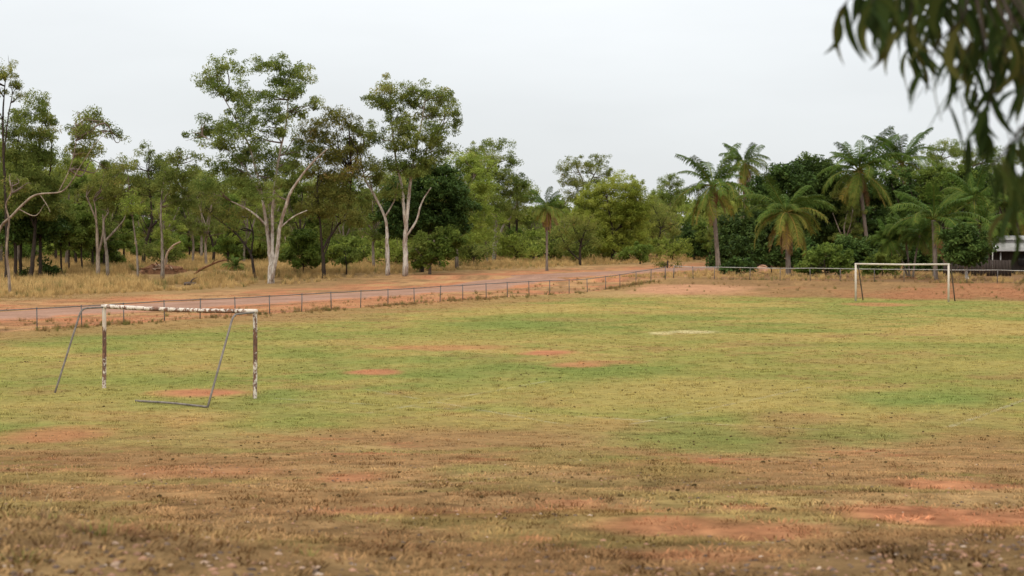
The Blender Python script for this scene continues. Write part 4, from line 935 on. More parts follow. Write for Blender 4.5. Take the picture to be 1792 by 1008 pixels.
# ------------------------------------------------------------------ palms
def frond_mesh(name, L, el, bend, seed, tint, leaf=0.62, pairs=34, hang=0.5, droop_tip=1.0):
    """one feather frond growing along +x: rising at el radians and bending over"""
    r = np.random.default_rng(seed); n = 16; s = np.linspace(0, 1, n)
    ang = el - bend * s ** 1.35 * droop_tip
    x = np.r_[0, np.cumsum(np.cos(ang[:-1]) * L / (n - 1))]; z = np.r_[0, np.cumsum(np.sin(ang[:-1]) * L / (n - 1))]
    y = np.r_[0, np.cumsum(np.full(n - 1, r.normal(0, 0.02)))] * s * L * 0.15
    P = np.c_[x, y, z]
    mb = MB(); mb.tube(P, np.linspace(0.013, 0.004, n), 4, False, a=min(1, tint + 0.28))
    q = np.linspace(0.14, 0.99, pairs)
    for sd_ in (-1, 1):
        t = q + r.normal(0, 0.006, pairs); t = np.clip(t, 0.1, 1)
        B = np.c_[np.interp(t, s, P[:, 0]), np.interp(t, s, P[:, 1]), np.interp(t, s, P[:, 2])]; a = np.interp(t, s, ang)
        tan = np.c_[np.cos(a), 0 * a, np.sin(a)]; up = np.c_[-np.sin(a), 0 * a, np.cos(a)]
        sid = np.tile([[0, sd_, 0]], (pairs, 1)).astype(float)
        ll = leaf * (0.35 + 0.75 * np.sin(np.pi * np.clip(0.12 + 0.80 * t, 0, 1))) * (0.85 + 0.3 * r.random(pairs))
        upr = np.clip(np.sin(a), 0, 1)[:, None]; d1 = tan * (0.55 + 0.5 * upr) + sid * (0.85 - 0.35 * upr) + up * 0.15 + r.normal(0, 0.10, (pairs, 3)); d1 /= np.linalg.norm(d1, axis=1, keepdims=True)
        d2 = d1 + np.array([0, 0, -1.0]) * (hang * (0.7 + 0.6 * r.random(pairs)))[:, None]; d2 /= np.linalg.norm(d2, axis=1, keepdims=True)
        d3 = d2 + np.array([0, 0, -1.0]) * (hang * 0.9)
        d3 /= np.linalg.norm(d3, axis=1, keepdims=True)
        p1 = B + d1 * (ll * .38)[:, None]; p2 = p1 + d2 * (ll * .36)[:, None]; p3 = p2 + d3 * (ll * .30)[:, None]
        w = tan * 0.0075
        V = np.stack([B - w * .6, B + w * .6, p1 - w, p1 + w, p2 - w * .8, p2 + w * .8, p3], axis=1).reshape(-1, 3)
        o = np.arange(pairs)[:, None] * 7
        T = np.vstack([o + np.array(f) for f in ([0, 1, 3], [0, 3, 2], [2, 3, 5], [2, 5, 4], [4, 5, 6])])
        tt = np.clip(tint + r.normal(0, 0.05, pairs) + 0.25 * tint * t ** 3, 0, 1)
        mb.add(V, T, np.repeat(tt, 7))
    return mb.mesh(name, M['frond'], False, 'tint')

FR = {}
def frond_set(key, leaf, hang, yellow):
    """frond variants from the upright spear to the hanging dead one"""
    if key not in FR:
        base = [(1.12, 0.55, .22), (1.05, 0.9, .25), (0.8, 1.25, .30), (0.5, 1.5, .33), (0.25, 1.6, .36), (-0.1, 1.4, .40), (-0.5, 1.0, .46), (-0.95, 0.6, .60), (-1.3, 0.25, .97)]
        FR[key] = [frond_mesh('frond', 1.0, el, bd, 300 + 11 * k + len(FR) * 97, min(1, t * (1 if k < 4 else yellow)), leaf, 58, hang) for k, (el, bd, t) in enumerate(base)]
    return FR[key]

def palm(base, top, frond_px, counts, name, label, key=('coco', 0.19, 0.85, 1.0), w=(9, 6), lean=None, skirt=0, group=None, bark='palm_bark', nuts=True, top_depth=0.0):
    """counts: how many fronds of each variant, from the upright spear down to the dead skirt"""
    g = gp(*base); Y = g[1]; m = Y / F
    t = thing(name, label, 'palm', tuple(g), 0, group); r = random.Random(int(abs(base[0]) * 7 + base[1]))
    mid = lean if lean else ((base[0] * .6 + top[0] * .4), (base[1] * .5 + top[1] * .5))
    P = np.array([wp(base[0], base[1], Y) - g, wp(mid[0], mid[1], Y) - g, wp(top[0], top[1], Y) - g]); P[0, 2] = -0.15; P[2, 1] += top_depth
    C = curve(P, 14); rad = np.interp(np.linspace(0, 1, len(C)), [0, .08, .3, 1], [w[0] * 1.3, w[0], w[0] * .85, w[1]]) * m / 2
    rad *= 1 + 0.05 * np.sin(np.arange(len(C)) * 2.4)
    mb = MB(); mb.tube(C, rad, 10); mb.build('trunk', M[bark], t, True)
    H = C[-1]; S = frond_set(*key); L = frond_px * m * 1.1; a = r.uniform(0, 6.28)
    for v, cn in enumerate(counts):
        for q in range(cn if cn else 0):
            a += 2.39996 + r.uniform(-.25, .25)
            o = link('frond', S[v], t, (H[0], H[1], H[2] + r.uniform(-.15, .1)), a)
            sc_ = L * r.uniform(.72, 1.14) * (0.85 if v > 6 else 1.0); o.scale = (sc_, sc_, sc_)
            o.rotation_euler = (r.gauss(0, .28), r.gauss(0, .16), a)
            if v == 7: o['label'] = 'yellowing lower frond'
            if v == 8: o['label'] = 'dead brown hanging frond'
    if skirt:
        mb = MB()
        for q in range(26):
            b = r.uniform(0, 6.28); rr_ = w[1] * m * r.uniform(.4, .9); z0 = H[2] - r.uniform(0, .4); l = skirt * m * r.uniform(.5, 1)
            p0 = np.array([H[0] + math.cos(b) * rr_ * .5, H[1] + math.sin(b) * rr_ * .5, z0]); p1 = p0 + np.array([math.cos(b) * rr_ * 1.6, math.sin(b) * rr_ * 1.6, -l])
            mb.tube(curve([p0, (p0 + p1) / 2 + np.array([math.cos(b) * .15, math.sin(b) * .15, .1]), p1], 3), np.linspace(.07, .03, 7), 4)
        mb.build('dead_skirt', M['husk'], t, True)
    if nuts:
        for q in range(6):
            b = r.uniform(0, 6.28); mb = MB(); c = np.array([H[0] + math.cos(b) * .28, H[1] + math.sin(b) * .28, H[2] - .3 - r.uniform(0, .25)])
            mb.tube([c + [0, 0, .14], c + [0, 0, .08], c, c - [0, 0, .09], c - [0, 0, .14]], [.02, .10, .13, .09, .02], 7); mb.build('coconut', M['husk'], t, True)
    return t

palm((1258, 476), (1247, 325), 80, (2, 4, 4, 4, 4, 4, 4, 3, 2), 'coconut_palm', 'leftmost tall coconut palm with hanging fronds at the road bend', lean=(1252, 400), w=(9, 6), skirt=45)
palm((1304, 462), (1302, 285), 52, (2, 4, 3, 3, 4, 4, 4, 4, 4), 'slender_palm', 'tallest slim palm with drooping ragged fronds behind the leftmost palm', key=('slim', 0.24, 0.9, 1.15), w=(6, 5), skirt=60, nuts=False)
palm((1380, 482), (1376, 372), 76, (2, 4, 4, 5, 6, 5, 3, 3, 2), 'coconut_palm', 'shorter coconut palm with yellow lower fronds and shaggy trunk', key=('yellow', 0.19, 0.75, 1.35), w=(10, 8), skirt=70)
palm((1522, 466), (1503, 298), 78, (2, 5, 5, 5, 5, 4, 4, 4, 2), 'coconut_palm', 'coconut palm with curved trunk left of the far goal centre', lean=(1512, 380), w=(8, 6), skirt=40)
palm((1577, 460), (1578, 285), 70, (4, 5, 5, 4, 4, 4, 4, 2, 2), 'coconut_palm', 'coconut palm behind the far goal with stiff upright crown', w=(8, 6), skirt=30)
palm((1637, 489), (1634, 385), 85, (2, 4, 4, 4, 3, 2, 1, 0, 1), 'coconut_palm', 'young coconut palm with big arching fronds above the far goal', w=(9, 8), key=('young', 0.20, 0.60, 0.95), nuts=False)
palm((1735, 478), (1722, 395), 62, (3, 4, 4, 4, 3, 2, 1, 0, 0), 'feather_palm', 'small bright feathery palm beside the house', w=(4, 4), key=('young', 0.20, 0.60, 0.95), nuts=False)
palm((1716, 470), (1705, 350), 74, (2, 3, 4, 4, 3, 3, 2, 0, 0), 'coconut_palm', 'half hidden coconut palm left of the house roof', w=(7, 6), nuts=False)
palm((1780, 470), (1782, 370), 70, (2, 3, 4, 4, 3, 3, 2, 2, 0), 'coconut_palm', 'half hidden palm rising behind the house roof', w=(7, 6), nuts=False)
# clump of small fishtail palms behind the goal
for (bx, by, tx, ty, lab) in [(1592, 486, 1582, 400, 'pale tufted small palm, left stem of the clump behind the far goal'), (1597, 487, 1610, 412, 'small palm leaning right in the clump behind the far goal'), (1590, 485, 1556, 420, 'low small palm leaning left in the clump behind the far goal')]:
    palm((bx, by), (tx, ty), 36, (3, 4, 5, 5, 5, 4, 3, 1, 1), 'tufted_palm', lab, key=('tuft', 0.34, 1.1, 0.9), w=(4, 3), nuts=False)
palm((957, 474), (957, 362), 40, (2, 4, 4, 4, 4, 4, 3, 2, 3), 'slender_palm', 'palm with orange dead skirt standing alone in the woodland edge', key=('slim', 0.24, 0.9, 1.15), w=(5, 4), skirt=40, nuts=False)
palm((1204, 450), (1196, 412), 36, (2, 4, 4, 4, 3, 2, 0, 0, 0), 'feather_palm', 'small dark palm left of the tall palms by the road', key=('young', 0.20, 0.60, 0.95), w=(5, 4), nuts=False)
# spiky cycad by the white gum
palm((412, 474), (412, 466), 24, (5, 6, 6, 5, 4, 2, 0, 0, 0), 'cycad', 'spiky green cycad on the woodland floor left of the white gum', key=('cycad', 0.20, 0.25, 0.9), w=(7, 7), nuts=False)

# ------------------------------------------------------------------ brush pile, logs, mound
g = gp(283, 478); bp = thing('brush_pile', 'heap of reddish dead branches among the left trunks', 'brush pile', tuple(g)); r = random.Random(3)
mb = MB()
th = np.linspace(0, 6.283, 16, endpoint=False); V = [[0, 0, .8]]
for ring, (rad, z) in enumerate([(.9, .75), (1.7, .4), (2.4, -.1)]):
    for a in th: V.append([rad * math.cos(a) * r.uniform(.8, 1.2), rad * .7 * math.sin(a) * r.uniform(.8, 1.2), z + (r.uniform(-.15, .15) if ring < 2 else 0)])
T = [[0, 1 + i, 1 + (i + 1) % 16] for i in range(16)]
for ring in range(2):
    for i in range(16):
        a, b = 1 + ring * 16 + i, 1 + ring * 16 + (i + 1) % 16; T += [[a, a + 16, b + 16], [a, b + 16, b]]
mb.add(V, T); mb.build('heap', M['stick'], bp)
for k in range(46):
    a = r.uniform(0, 3.14); L = r.uniform(.5, 1.5); c = np.array([r.uniform(-1.8, 1.8), r.uniform(-1.4, .6), 0]); c[2] = max(.1, .75 - .4 * abs(c[0])) + r.uniform(-.1, .2)
    d = np.array([math.cos(a), math.sin(a) * .6, r.uniform(-.25, .25)]) * L
    mb = MB(); mb.tube(curve([c - d, c + [0, 0, r.uniform(-.05, .1)], c + d], 2), np.linspace(r.uniform(.03, .08), .02, 5), 5); mb.build('stick', M['stick' if r.random() < .7 else 'deadpale'], bp, True)
def log(name, label, nodes, mat, cat='log'):
    g = gp(nodes[0][0], max(n[1] for n in nodes) + 3); Y = g[1]; m = Y / F
    t = thing(name, label, cat, tuple(g)); A = curve(np.array([[*(wp(n[0], n[1], Y) - g), n[2] * m / 2] for n in nodes]), 5)
    mb = MB(); mb.tube(A[:, :3], A[:, 3], 8); mb.build('bole', M[mat], t, True); k = len(A) // 2
    mb = MB(); mb.tube(curve([A[k, :3], A[k, :3] + [.3, -.2, .35], A[k, :3] + [.7, -.3, .5]], 3), np.linspace(A[k, 3] * .6, .015, 7), 6); mb.build('broken_branch', M[mat], t, True)
log('fallen_branch', 'dark fallen branch propped above the dry grass left of the cycad', [(340, 480, 4), (352, 471, 4), (370, 463, 3.5), (385, 457, 3), (398, 455, 2)], 'stick')
log('leaning_branch', 'reddish dead branch leaning up right from the brush pile', [(285, 478, 5), (288, 462, 4.5), (293, 443, 4), (303, 430, 3.5), (316, 423, 2.5)], 'deadpale', 'branch')
log('pale_snag', 'pale broken trunk leaning in the gap right of the sapling', [(645, 455, 5), (640, 430, 4.5), (630, 403, 4), (622, 390, 3), (616, 380, 2)], 'deadpale', 'snag')
log('charred_log', 'short charred log on the verge below the brush pile', [(322, 497, 5), (332, 496, 6), (343, 497, 5)], 'far_dark')
log('brush_branch', 'bleached dead branches behind the far goal', [(1578, 490, 1.6), (1588, 484, 1.5), (1604, 487, 1.3), (1620, 479, .8)], 'stick', 'branch')
g = gp(1335, 474); mb = MB(); r = random.Random(9); V = [[0, 0, 1.0]]; T = [[0, 1 + i, 1 + (i + 1) % 18] for i in range(18)]
for ring, (rad, z) in enumerate([(.6, .85), (1.2, .45), (1.8, -.1)]):
    for a in np.linspace(0, 6.283, 18, endpoint=False): V.append([rad * math.cos(a) * r.uniform(.85, 1.15), rad * math.sin(a) * r.uniform(.85, 1.15), z + (r.uniform(-.08, .08) if ring < 2 else 0)])
for ring in range(2):
    for i in range(18):
        a, b = 1 + ring * 18 + i, 1 + ring * 18 + (i + 1) % 18; T += [[a, a + 18, b + 18], [a, b + 18, b]]
V = [[v[0] * .5, v[1] * .5, v[2] * .6] for v in V]; mb.add(V, T); tag(mb.build('dirt_mound', mat_plain('mound_soil', (0.34, 0.18, 0.11), 1.0, 0.3, 2.5), None, True, tuple(g)), 'pinkish heap of soil in the gap under the dark trees', 'mound')

# ------------------------------------------------------------------ goals
def goal_near():
    A, B = gp(182, 679), gp(446, 697)
    t = thing('football_goal', 'near goal frame of flaking white posts without net', 'goal', tuple((A + B) / 2)); o = (A + B) / 2
    H = 2.40
    def post(P, worn):
        mb = MB(); z = np.linspace(-.1, H, 30); rr_ = np.full(30, .058); pts = np.c_[np.full(30, P[0] - o[0]) + .012 * np.sin(z * 1.3), np.full(30, P[1] - o[1]), z]
        mb.tube(pts, rr_, 14, True, None)
        a = np.interp(pts[:, 2], [0, .5, .9, 1.1, 1.6, 1.85, 2.0, 2.4], worn); mb.A = [np.r_[np.repeat(a, 14), a[0], a[-1]]]
        return mb.build('post', M['rusty'], t, True, attr='tint')
    post(A, [.08, .05, .04, .22, .28, .12, .0, .0]); post(B, [.06, .02, .04, .18, .24, .12, .03, .04])
    a, b = A - o + [0, 0, H - .03], B - o + [0, 0, H - .03]; d = (b - a) / np.linalg.norm(b - a)
    P = np.linspace(0, 1, 40)[:, None] * (b - a + d * .12) + a - d * .06
    P[:, 2] -= .035 * np.sin(np.linspace(0, 3.14, 40))
    mb = MB(); mb.tube(P, .062, 14); w = np.interp(np.linspace(0, 1, 40), [0, .15, .4, .6, .8, 1], [.05, .03, .14, .09, .13, .06])
    mb.A = [np.r_[np.repeat(w, 14), w[0], w[-1]]]
    # the underside has lost more paint than the top
    mb.A[0] = mb.A[0] + np.r_[np.where(mb.V[0][:-2, 2] < np.repeat(P[:, 2], 14) - .02, .06, -.02), 0, 0]
    mb.build('crossbar', M['rusty'], t, True, attr='tint')
    for P0, foot, bend in ((A, gp(95, 688), .46), (B, gp(362, 714), .46)):
        f = foot - o; p = P0 - o; top = p + [0, 0, H - .06]; q = f * 1; q[2] = top[2]; bd = top + (q - top) * bend
        f[2] = foot[2] - o[2] - .05
        d1 = (top - bd) / np.linalg.norm(top - bd); d2 = (f - bd) / np.linalg.norm(f - bd)
        arc = [bd + d1 * .22, bd + d1 * .10 + d2 * .02, bd + d1 * .02 + d2 * .10, bd + d2 * .22]
        line = np.vstack([curve([top, bd + d1 * .22], 4), curve(arc, 4)[1:-1], curve([bd + d2 * .22, f], 6)])
        mb = MB(); mb.tube(line, .028, 12); mb.build('back_stay', M['galv'], t, True)
    e0, e1 = gp(362, 714) - o + [0, 0, .03], gp(237, 704) - o + [0, 0, .04]
    mb = MB(); mb.tube(curve([e0, (e0 + e1) / 2 + [0, 0, .02], e1], 5), .028, 12); tag(mb.build('ground_bar', M['galv'], t, True), 'broken ground bar lying in the grass')
goal_near()

def goal_far():
    A, B = gp(1497.5, 527), gp(1660, 528.6); o = (A + B) / 2
    t = thing('football_goal', 'small looking far goal frame in front of the dark trees', 'goal', tuple(o)); H = 2.42
    A, B = A - o, B - o
    for P in (A, B):
        mb = MB(); mb.tube([P + [0, 0, -.1], P + [0, 0, 1.2], P + [0, 0, H]], .066, 12); mb.build('post', M['far_white'], t, True)
    d = (B - A) / np.linalg.norm(B - A)
    mb = MB(); mb.tube([A + [0, 0, H - .03] - d * .07, (A + B) / 2 + [0, 0, H - .06], B + [0, 0, H - .03] + d * .07], .058, 12); mb.build('crossbar', M['far_white'], t, True)
    vd = np.array([.497, .868, 0])
    for P in (A, B):
        top = P + [0, 0, H - .06]; bd = top + vd * .55; f = P + vd * 1.5; f[2] = tz(f[0] + o[0], f[1] + o[1]) - o[2] - .05
        mb = MB(); mb.tube(np.vstack([curve([top, bd - vd * .15], 3), curve([bd - vd * .15, bd + [0, 0, -.04], bd + vd * .02 + [0, 0, -.2]], 3)[1:], curve([bd + vd * .05 + [0, 0, -.3], f], 4)]), .042, 10)
        mb.build('back_stay', M['far_dark'], t, True)
goal_far()

# ------------------------------------------------------------------ fences
def fence(name, label, pts, mat, rail_r, post_r, H=0.98, wire=True, pale_rail=None):
    pts = [np.array([p[0], p[1], tz(p[0], p[1])]) for p in pts]; o = pts[0]
    t = thing(name, label, 'fence', tuple(o)); r = random.Random(len(pts)); tops = []
    for k, p in enumerate(pts):
        q = p - o; lean = np.array([r.uniform(-.045, .045), r.uniform(-.045, .045), r.uniform(-.02, .01)]); top = q + lean + [0, 0, H]
        mb = MB(); mb.tube([q - [0, 0, .1], (q + top) / 2, top], post_r * (1.35 if k in (0, len(pts) - 1) else 1), 8); mb.tube([top, top + [0, 0, .02], top + [0, 0, .035]], [post_r * 1.25, post_r * 1.2, .01], 8)
        mb.build('post', M[mat], t, True); tops.append(top - [0, 0, .02])
    for k in range(len(pts) - 1):
        mb = MB(); mb.tube([tops[k], (tops[k] + tops[k + 1]) / 2 - [0, 0, .008], tops[k + 1]], rail_r, 8); mb.build('top_rail', M[pale_rail or mat], t, True)
    if wire:
        for hz in (.12, .52):
            mb = MB()
            for k in range(len(pts) - 1):
                a, b = tops[k] + [0, 0, hz - H], tops[k + 1] + [0, 0, hz - H]; mb.tube([a, (a + b) / 2 - [0, 0, .01], b], .004, 4)
            mb.build('wire', M[mat], t, True)
cols = [-90, -10, 65, 143, 217, 288, 350, 412, 472, 528, 580, 631, 679, 725, 770, 810, 851, 888, 926, 962, 996, 1028, 1060, 1085, 1113, 1139, 1164]
side = []
for c_ in cols:      # where each photographed post stands on the fence line
    a = (c_ - CX) / F; x0, y0 = uv_inv(FENCE_U, 0); v_ = (a * y0 - x0) / (0.497 - a * 0.868); side.append((x0 + .497 * v_, y0 + .868 * v_))
fence('side_fence', 'low rusty pipe rail fence running along the road', side, 'fence_metal', .024, .028)
cols = [1213, 1250, 1312, 1365, 1418, 1470, 1530, 1582, 1636, 1692, 1745, 1800, 1860, 1930]
back = [uv_inv(FENCE_U, FENCE_V)]
for c_ in cols:
    a = (c_ - CX) / F; x0, y0 = uv_inv(0, FENCE_V); u_ = (a * y0 - x0) / (0.868 + a * 0.497); back.append((x0 + .868 * u_, y0 - .497 * u_))
back = [b for b in back if b[0] > back[0][0] - 1e-6]
fence('end_fence', 'pale topped pipe fence behind the far goal', back, 'fence_metal', .026, .028, 0.98, True, 'fence_pale')

# ------------------------------------------------------------------ house at the right edge
def house():
    Y0 = 150.0; xl = (1738 - CX) / F * Y0; z0 = tz(xl + 3, Y0); ez = EYE - (437.5 - HY) / F * Y0
    t = thing('house', 'low house with pale corrugated hip roof at the right edge', 'house', (xl, Y0, z0)); e = ez - z0
    W, D = 13.0, 9.0
    def sheet(name, P, n, mat, up=0.025):      # corrugated sheet over the quad P (eave left, eave right, top right, top left)
        P = [np.array(p, float) for p in P]; s = np.linspace(0, 1, n * 4 + 1)
        lo = P[0] + (P[1] - P[0]) * s[:, None]; hi = P[3] + (P[2] - P[3]) * s[:, None]
        nrm = np.cross(P[1] - P[0], P[3] - P[0]); nrm /= np.linalg.norm(nrm); wv = np.sin(s * n * 2 * np.pi)[:, None] * up * nrm
        V = np.vstack([lo + wv, hi + wv, lo + wv - nrm * .03, hi + wv - nrm * .03]); k = len(s); q = np.arange(k - 1)
        T = np.vstack([np.c_[q, q + 1, q + k + 1], np.c_[q, q + k + 1, q + k], np.c_[q + 2 * k, q + 3 * k + 1, q + 2 * k + 1], np.c_[q + 2 * k, q + 3 * k, q + 3 * k + 1], np.c_[q, q + 2 * k, q + 2 * k + 1], np.c_[q, q + 2 * k + 1, q + 1]])
        mb = MB(); mb.add(V, T); return mb.build(name, mat, t)
    roofm = mat_plain('zinc_roof', (0.27, 0.26, 0.24), 0.7, 0.25, 0.8, 0.0); dark = mat_plain('dark_wall_boards', (0.075, 0.062, 0.055), 0.8, 0.3, 1.2, 0, (4, 4, .4)); trim = mat_plain('grey_trim', (0.30, 0.29, 0.28), 0.6, 0.15, 3)
    h1, i1, i2 = .62, 1.75, 3.3
    sheet('roof_sheet', [(0, 0, e), (W, 0, e), (W - i1, i1, e + h1), (i1, i1, e + h1)], 60, roofm)
    sheet('roof_sheet', [(0, D, e), (0, 0, e), (i1, i1, e + h1), (i1, D - i1, e + h1)], 42, roofm)
    sheet('roof_sheet', [(W, D, e), (0, D, e), (i1, D - i1, e + h1), (W - i1, D - i1, e + h1)], 60, roofm)
    sheet('roof_sheet', [(W, 0, e), (W, D, e), (W - i1, D - i1, e + h1), (W - i1, i1, e + h1)], 42, roofm)
    mb = MB(); mb.box((W / 2, D / 2, e + h1 + .12), (W - 2 * i1 - .02, D - 2 * i1 - .02, .34)); mb.build('gable_band', trim, t)
    sheet('upper_roof_sheet', [(i1 - .1, i1 - .1, e + h1 + .26), (W - i1 + .1, i1 - .1, e + h1 + .26), (W - i2, D / 2, e + h1 + .62), (i1 + .4, D / 2, e + h1 + .62)], 44, roofm)
    sheet('upper_roof_sheet', [(W - i1 + .1, D - i1 + .1, e + h1 + .26), (i1 - .1, D - i1 + .1, e + h1 + .26), (i1 + .4, D / 2, e + h1 + .62), (W - i2, D / 2, e + h1 + .62)], 44, roofm)
    sheet('upper_roof_sheet', [(i1 - .1, D - i1 + .1, e + h1 + .26), (i1 - .1, i1 - .1, e + h1 + .26), (i1 + .4, D / 2, e + h1 + .62), (i1 + .4, D / 2 + .01, e + h1 + .62)], 24, roofm)
    mb = MB(); mb.box((W / 2, -.03, e - .06), (W, .05, .14)); mb.build('fascia', trim, t)
    mb = MB(); mb.box((-.03, D / 2, e - .06), (.05, D - .1, .14)); mb.build('fascia', trim, t)
    mb = MB(); mb.box((W / 2 + .6, D / 2 + .9, e / 2 - .2), (W - 2.2, D - 2.6, e + .3)); mb.build('wall', dark, t)
    for x in (.75, 3.2, 5.8, 8.4):
        mb = MB(); mb.box((x, .35, e / 2 - .1), (.09, .09, e + .1)); mb.build('verandah_post', trim, t)
    for x in (3.4, 6.8):
        mb = MB(); mb.box((x, 1.0 + .88, 1.25), (1.3, .08, 1.0)); wd = mb.build('window', mat_plain('dark_glass', (0.04, 0.045, 0.05), 0.15, 0.1, 3), t)
        mb = MB(); mb.box((x, 1.0 + .83, 1.25), (.05, .06, 1.0)); mb.build('mullion', trim, wd)
house()
g0, g1 = np.array([(1650 - CX) / F * 147, 147.0]), np.array([(1770 - CX) / F * 144, 144.0])
pf = thing('panel_fence', 'dark brown board fence in front of the house', 'fence', (g0[0], g0[1], tz(*g0))); pm = mat_plain('shaded_fence_boards', (0.048, 0.036, 0.03), 0.85, 0.4, 1.5, 0, (5, 5, .5))  # brown boards, colour lowered further to take in the shade over them
n = 22; d_ = (g1 - g0) / n; az = math.atan2(d_[1], d_[0])
for k in range(n):
    c_ = g0 + d_ * (k + .5); mb = MB(); mb.box((c_[0] - g0[0], c_[1] - g0[1], .66 + random.uniform(-.02, .02)), (np.linalg.norm(d_) - .02, .03, 1.42), az); mb.build('board', pm, pf)
g = gp(1737, 481); fl = thing('yard_light', 'twin white floodlight on a thin pale post beside the house', 'light', tuple(g)); hgt = (481 - 433) / F * g[1]
mb = MB(); mb.tube([(0, 0, -.1), (0, 0, hgt / 2), (0, 0, hgt)], .045, 10); mb.build('pole', M['fence_pale'], fl, True)
for s in (-1, 1):
    mb = MB(); mb.tube([(s * .05, -.02, hgt), (s * .16, -.06, hgt + .04), (s * .30, -.16, hgt + .02)], [.05, .09, .16], 12); mb.build('lamp_head', mat_plain('white_enamel', (0.75, 0.75, 0.72), 0.4, 0.05, 4), fl, True)

# ------------------------------------------------------------------ overhanging gum at the upper right
def overhang():
    Y0 = 6.4; tx, ty = 6.0, 6.6; z0 = tz(tx, ty)
    t = thing('overhanging_gum', 'drooping gum branches with long narrow leaves hanging in at the top right', 'tree', (tx, ty, z0)); o = np.array([tx, ty, z0])
    mb = MB(); C = curve([[0, 0, -.2], [-.1, .1, 1.5], [.05, 0, 3.2], [-.2, .1, 5.2]], 8); mb.tube(C, np.linspace(.20, .11, len(C)), 12); mb.build('trunk', M['grey_bark'], t, True)
    limbs = [[[-.05, 0, 2.6], [-1.5, -.1, 3.2], [-3.3, -.15, 3.25], [-4.3, -.1, 2.9]], [[.0, 0, 3.0], [-1.3, .3, 3.65], [-3.2, .5, 3.55], [-4.5, .3, 3.15]], [[0, 0, 2.0], [-1.2, .1, 2.55], [-2.8, .2, 2.6], [-3.6, .2, 2.2]]]
    LC = []
    for l in limbs:
        c = curve(l, 8); LC.append(c); mb = MB(); mb.tube(c, np.linspace(.055, .012, len(c)), 8); mb.build('limb', M['grey_bark'], t, True)
    allp = np.vstack(LC) + o
    # twigs: start and end in photo columns and rows, at the distance of the branch, hanging downwards
    tw = [((1540, -60), (1475, 15)), ((1560, -60), (1500, 20)), ((1570, -50), (1540, 45)), ((1590, -60), (1575, 70)), ((1600, -40), (1560, 30)), ((1640, -60), (1620, 60)), ((1660, -30), (1600, 95)), ((1680, -40), (1650, 150)), ((1700, -60), (1690, 110)),
          ((1720, 0), (1670, 190)), ((1725, -40), (1720, 60)), ((1745, -20), (1715, 170)), ((1760, -60), (1750, 80)), ((1790, -30), (1775, 75)), ((1810, -20), (1800, 120)), ((1720, 60), (1700, 215)), ((1755, 30), (1735, 120)), ((1840, 100), (1760, 175)), ((1850, 140), (1770, 260)), ((1830, 160), (1790, 330)),
          ((1810, 180), (1745, 285)), ((1650, -50), (1640, 20)), ((1690, 20), (1640, 120)), ((1770, 40), (1765, 110)), ((1850, 380), (1796, 470)), ((1735, 150), (1722, 240)), ((1620, -70), (1600, 10)), ((1680, -70), (1670, 20)), ((1775, -70), (1765, 10)), ((1740, -80), (1735, 0)), ((1830, 250), (1775, 390)), ((1800, 230), (1735, 300)), ((1640, 20), (1590, 90)), ((1860, 300), (1786, 410))]
    twc = []; r = random.Random(21); per = 300 // len(tw) + 1; made = 0
    # leaf variants: long, narrow and gently sickle shaped
    var = []
    for k in range(5):
        n = 9; s = np.linspace(0, 1, n); L = 1.0; w = 0.062 * np.sin(np.pi * s ** 0.75) ** 0.8 * (1.1 - .2 * s); cv = (0.05 + 0.05 * k) * np.sin(np.pi * s * .9); bow = 0.06 * s * s * (k - 2)
        V = np.vstack([np.c_[cv - w, bow + .012, -s * L], np.c_[cv, bow, -s * L], np.c_[cv + w, bow + .012, -s * L]]); q = np.arange(n - 1)
        T = np.vstack([np.c_[q, q + n, q + n + 1], np.c_[q, q + n + 1, q + 1], np.c_[q + n, q + 2 * n, q + 2 * n + 1], np.c_[q + n, q + 2 * n + 1, q + n + 1]])
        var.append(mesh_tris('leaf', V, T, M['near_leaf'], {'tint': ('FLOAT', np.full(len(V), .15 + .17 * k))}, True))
    for (a, b) in tw:
        Y = Y0 + r.uniform(-.9, .9); A, B = wp(*a, Y), wp(*b, Y); B[1] += r.uniform(-.25, .25)
        s = allp[np.argmin(np.linalg.norm(allp - A, axis=1) + 3 * np.maximum(0, A[2] - allp[:, 2]))]
        c = curve([s, (s + A) / 2 + [0, 0, .08], A, (A + B) / 2 + [r.uniform(-.02, .02), 0, .01], B], 6) - o
        mb = MB(); mb.tube(c, np.linspace(.008, .0018, len(c)), 5); mb.build('twig', M['dark_bark'], t, True)
        i0 = 12; twc.append(c)
        for k in range(per):
            if made >= 300: break
            f = (k + r.random()) / per; p = c[0] * 0; ii = i0 + f * (len(c) - 1 - i0); j = int(min(ii, len(c) - 2)); p = c[j] + (c[j + 1] - c[j]) * (ii - j)
            lf = link('leaf', var[r.randrange(5)], t, tuple(p)); q = r.uniform(.13, .23); lf.scale = (q * r.uniform(.9, 1.35), q, q)
            lf.rotation_euler = (r.gauss(0, .30), r.gauss(0, .30), r.uniform(0, 6.28)); made += 1
    # smaller leaves between them, too many to pick apart
    rg = np.random.default_rng(14); V, T = [], []; tt = []; nv = 0; base = [np.array([v.co[:] for v in m.vertices]) for m in var]; tri = [np.array([p.vertices[:] for p in m.polygons]) for m in var]
    from mathutils import Euler
    for c in twc:
        for k in range(3):
            f = r.random() ** .9; ii = 9 + f * (len(c) - 2 - 9); j = int(ii); p = c[j] + (c[j + 1] - c[j]) * (ii - j); b = r.randrange(5); q = r.uniform(.10, .18)
            R = np.array(Euler((r.gauss(0, .35), r.gauss(0, .45), r.uniform(0, 6.28))).to_matrix()); P = (base[b] * np.array([q * 1.15, q, q])) @ R.T + p + rg.normal(0, .015, 3)
            V.append(P); T.append(tri[b] + nv); nv += len(P); tt.append(np.full(len(P), r.uniform(0, .7)))
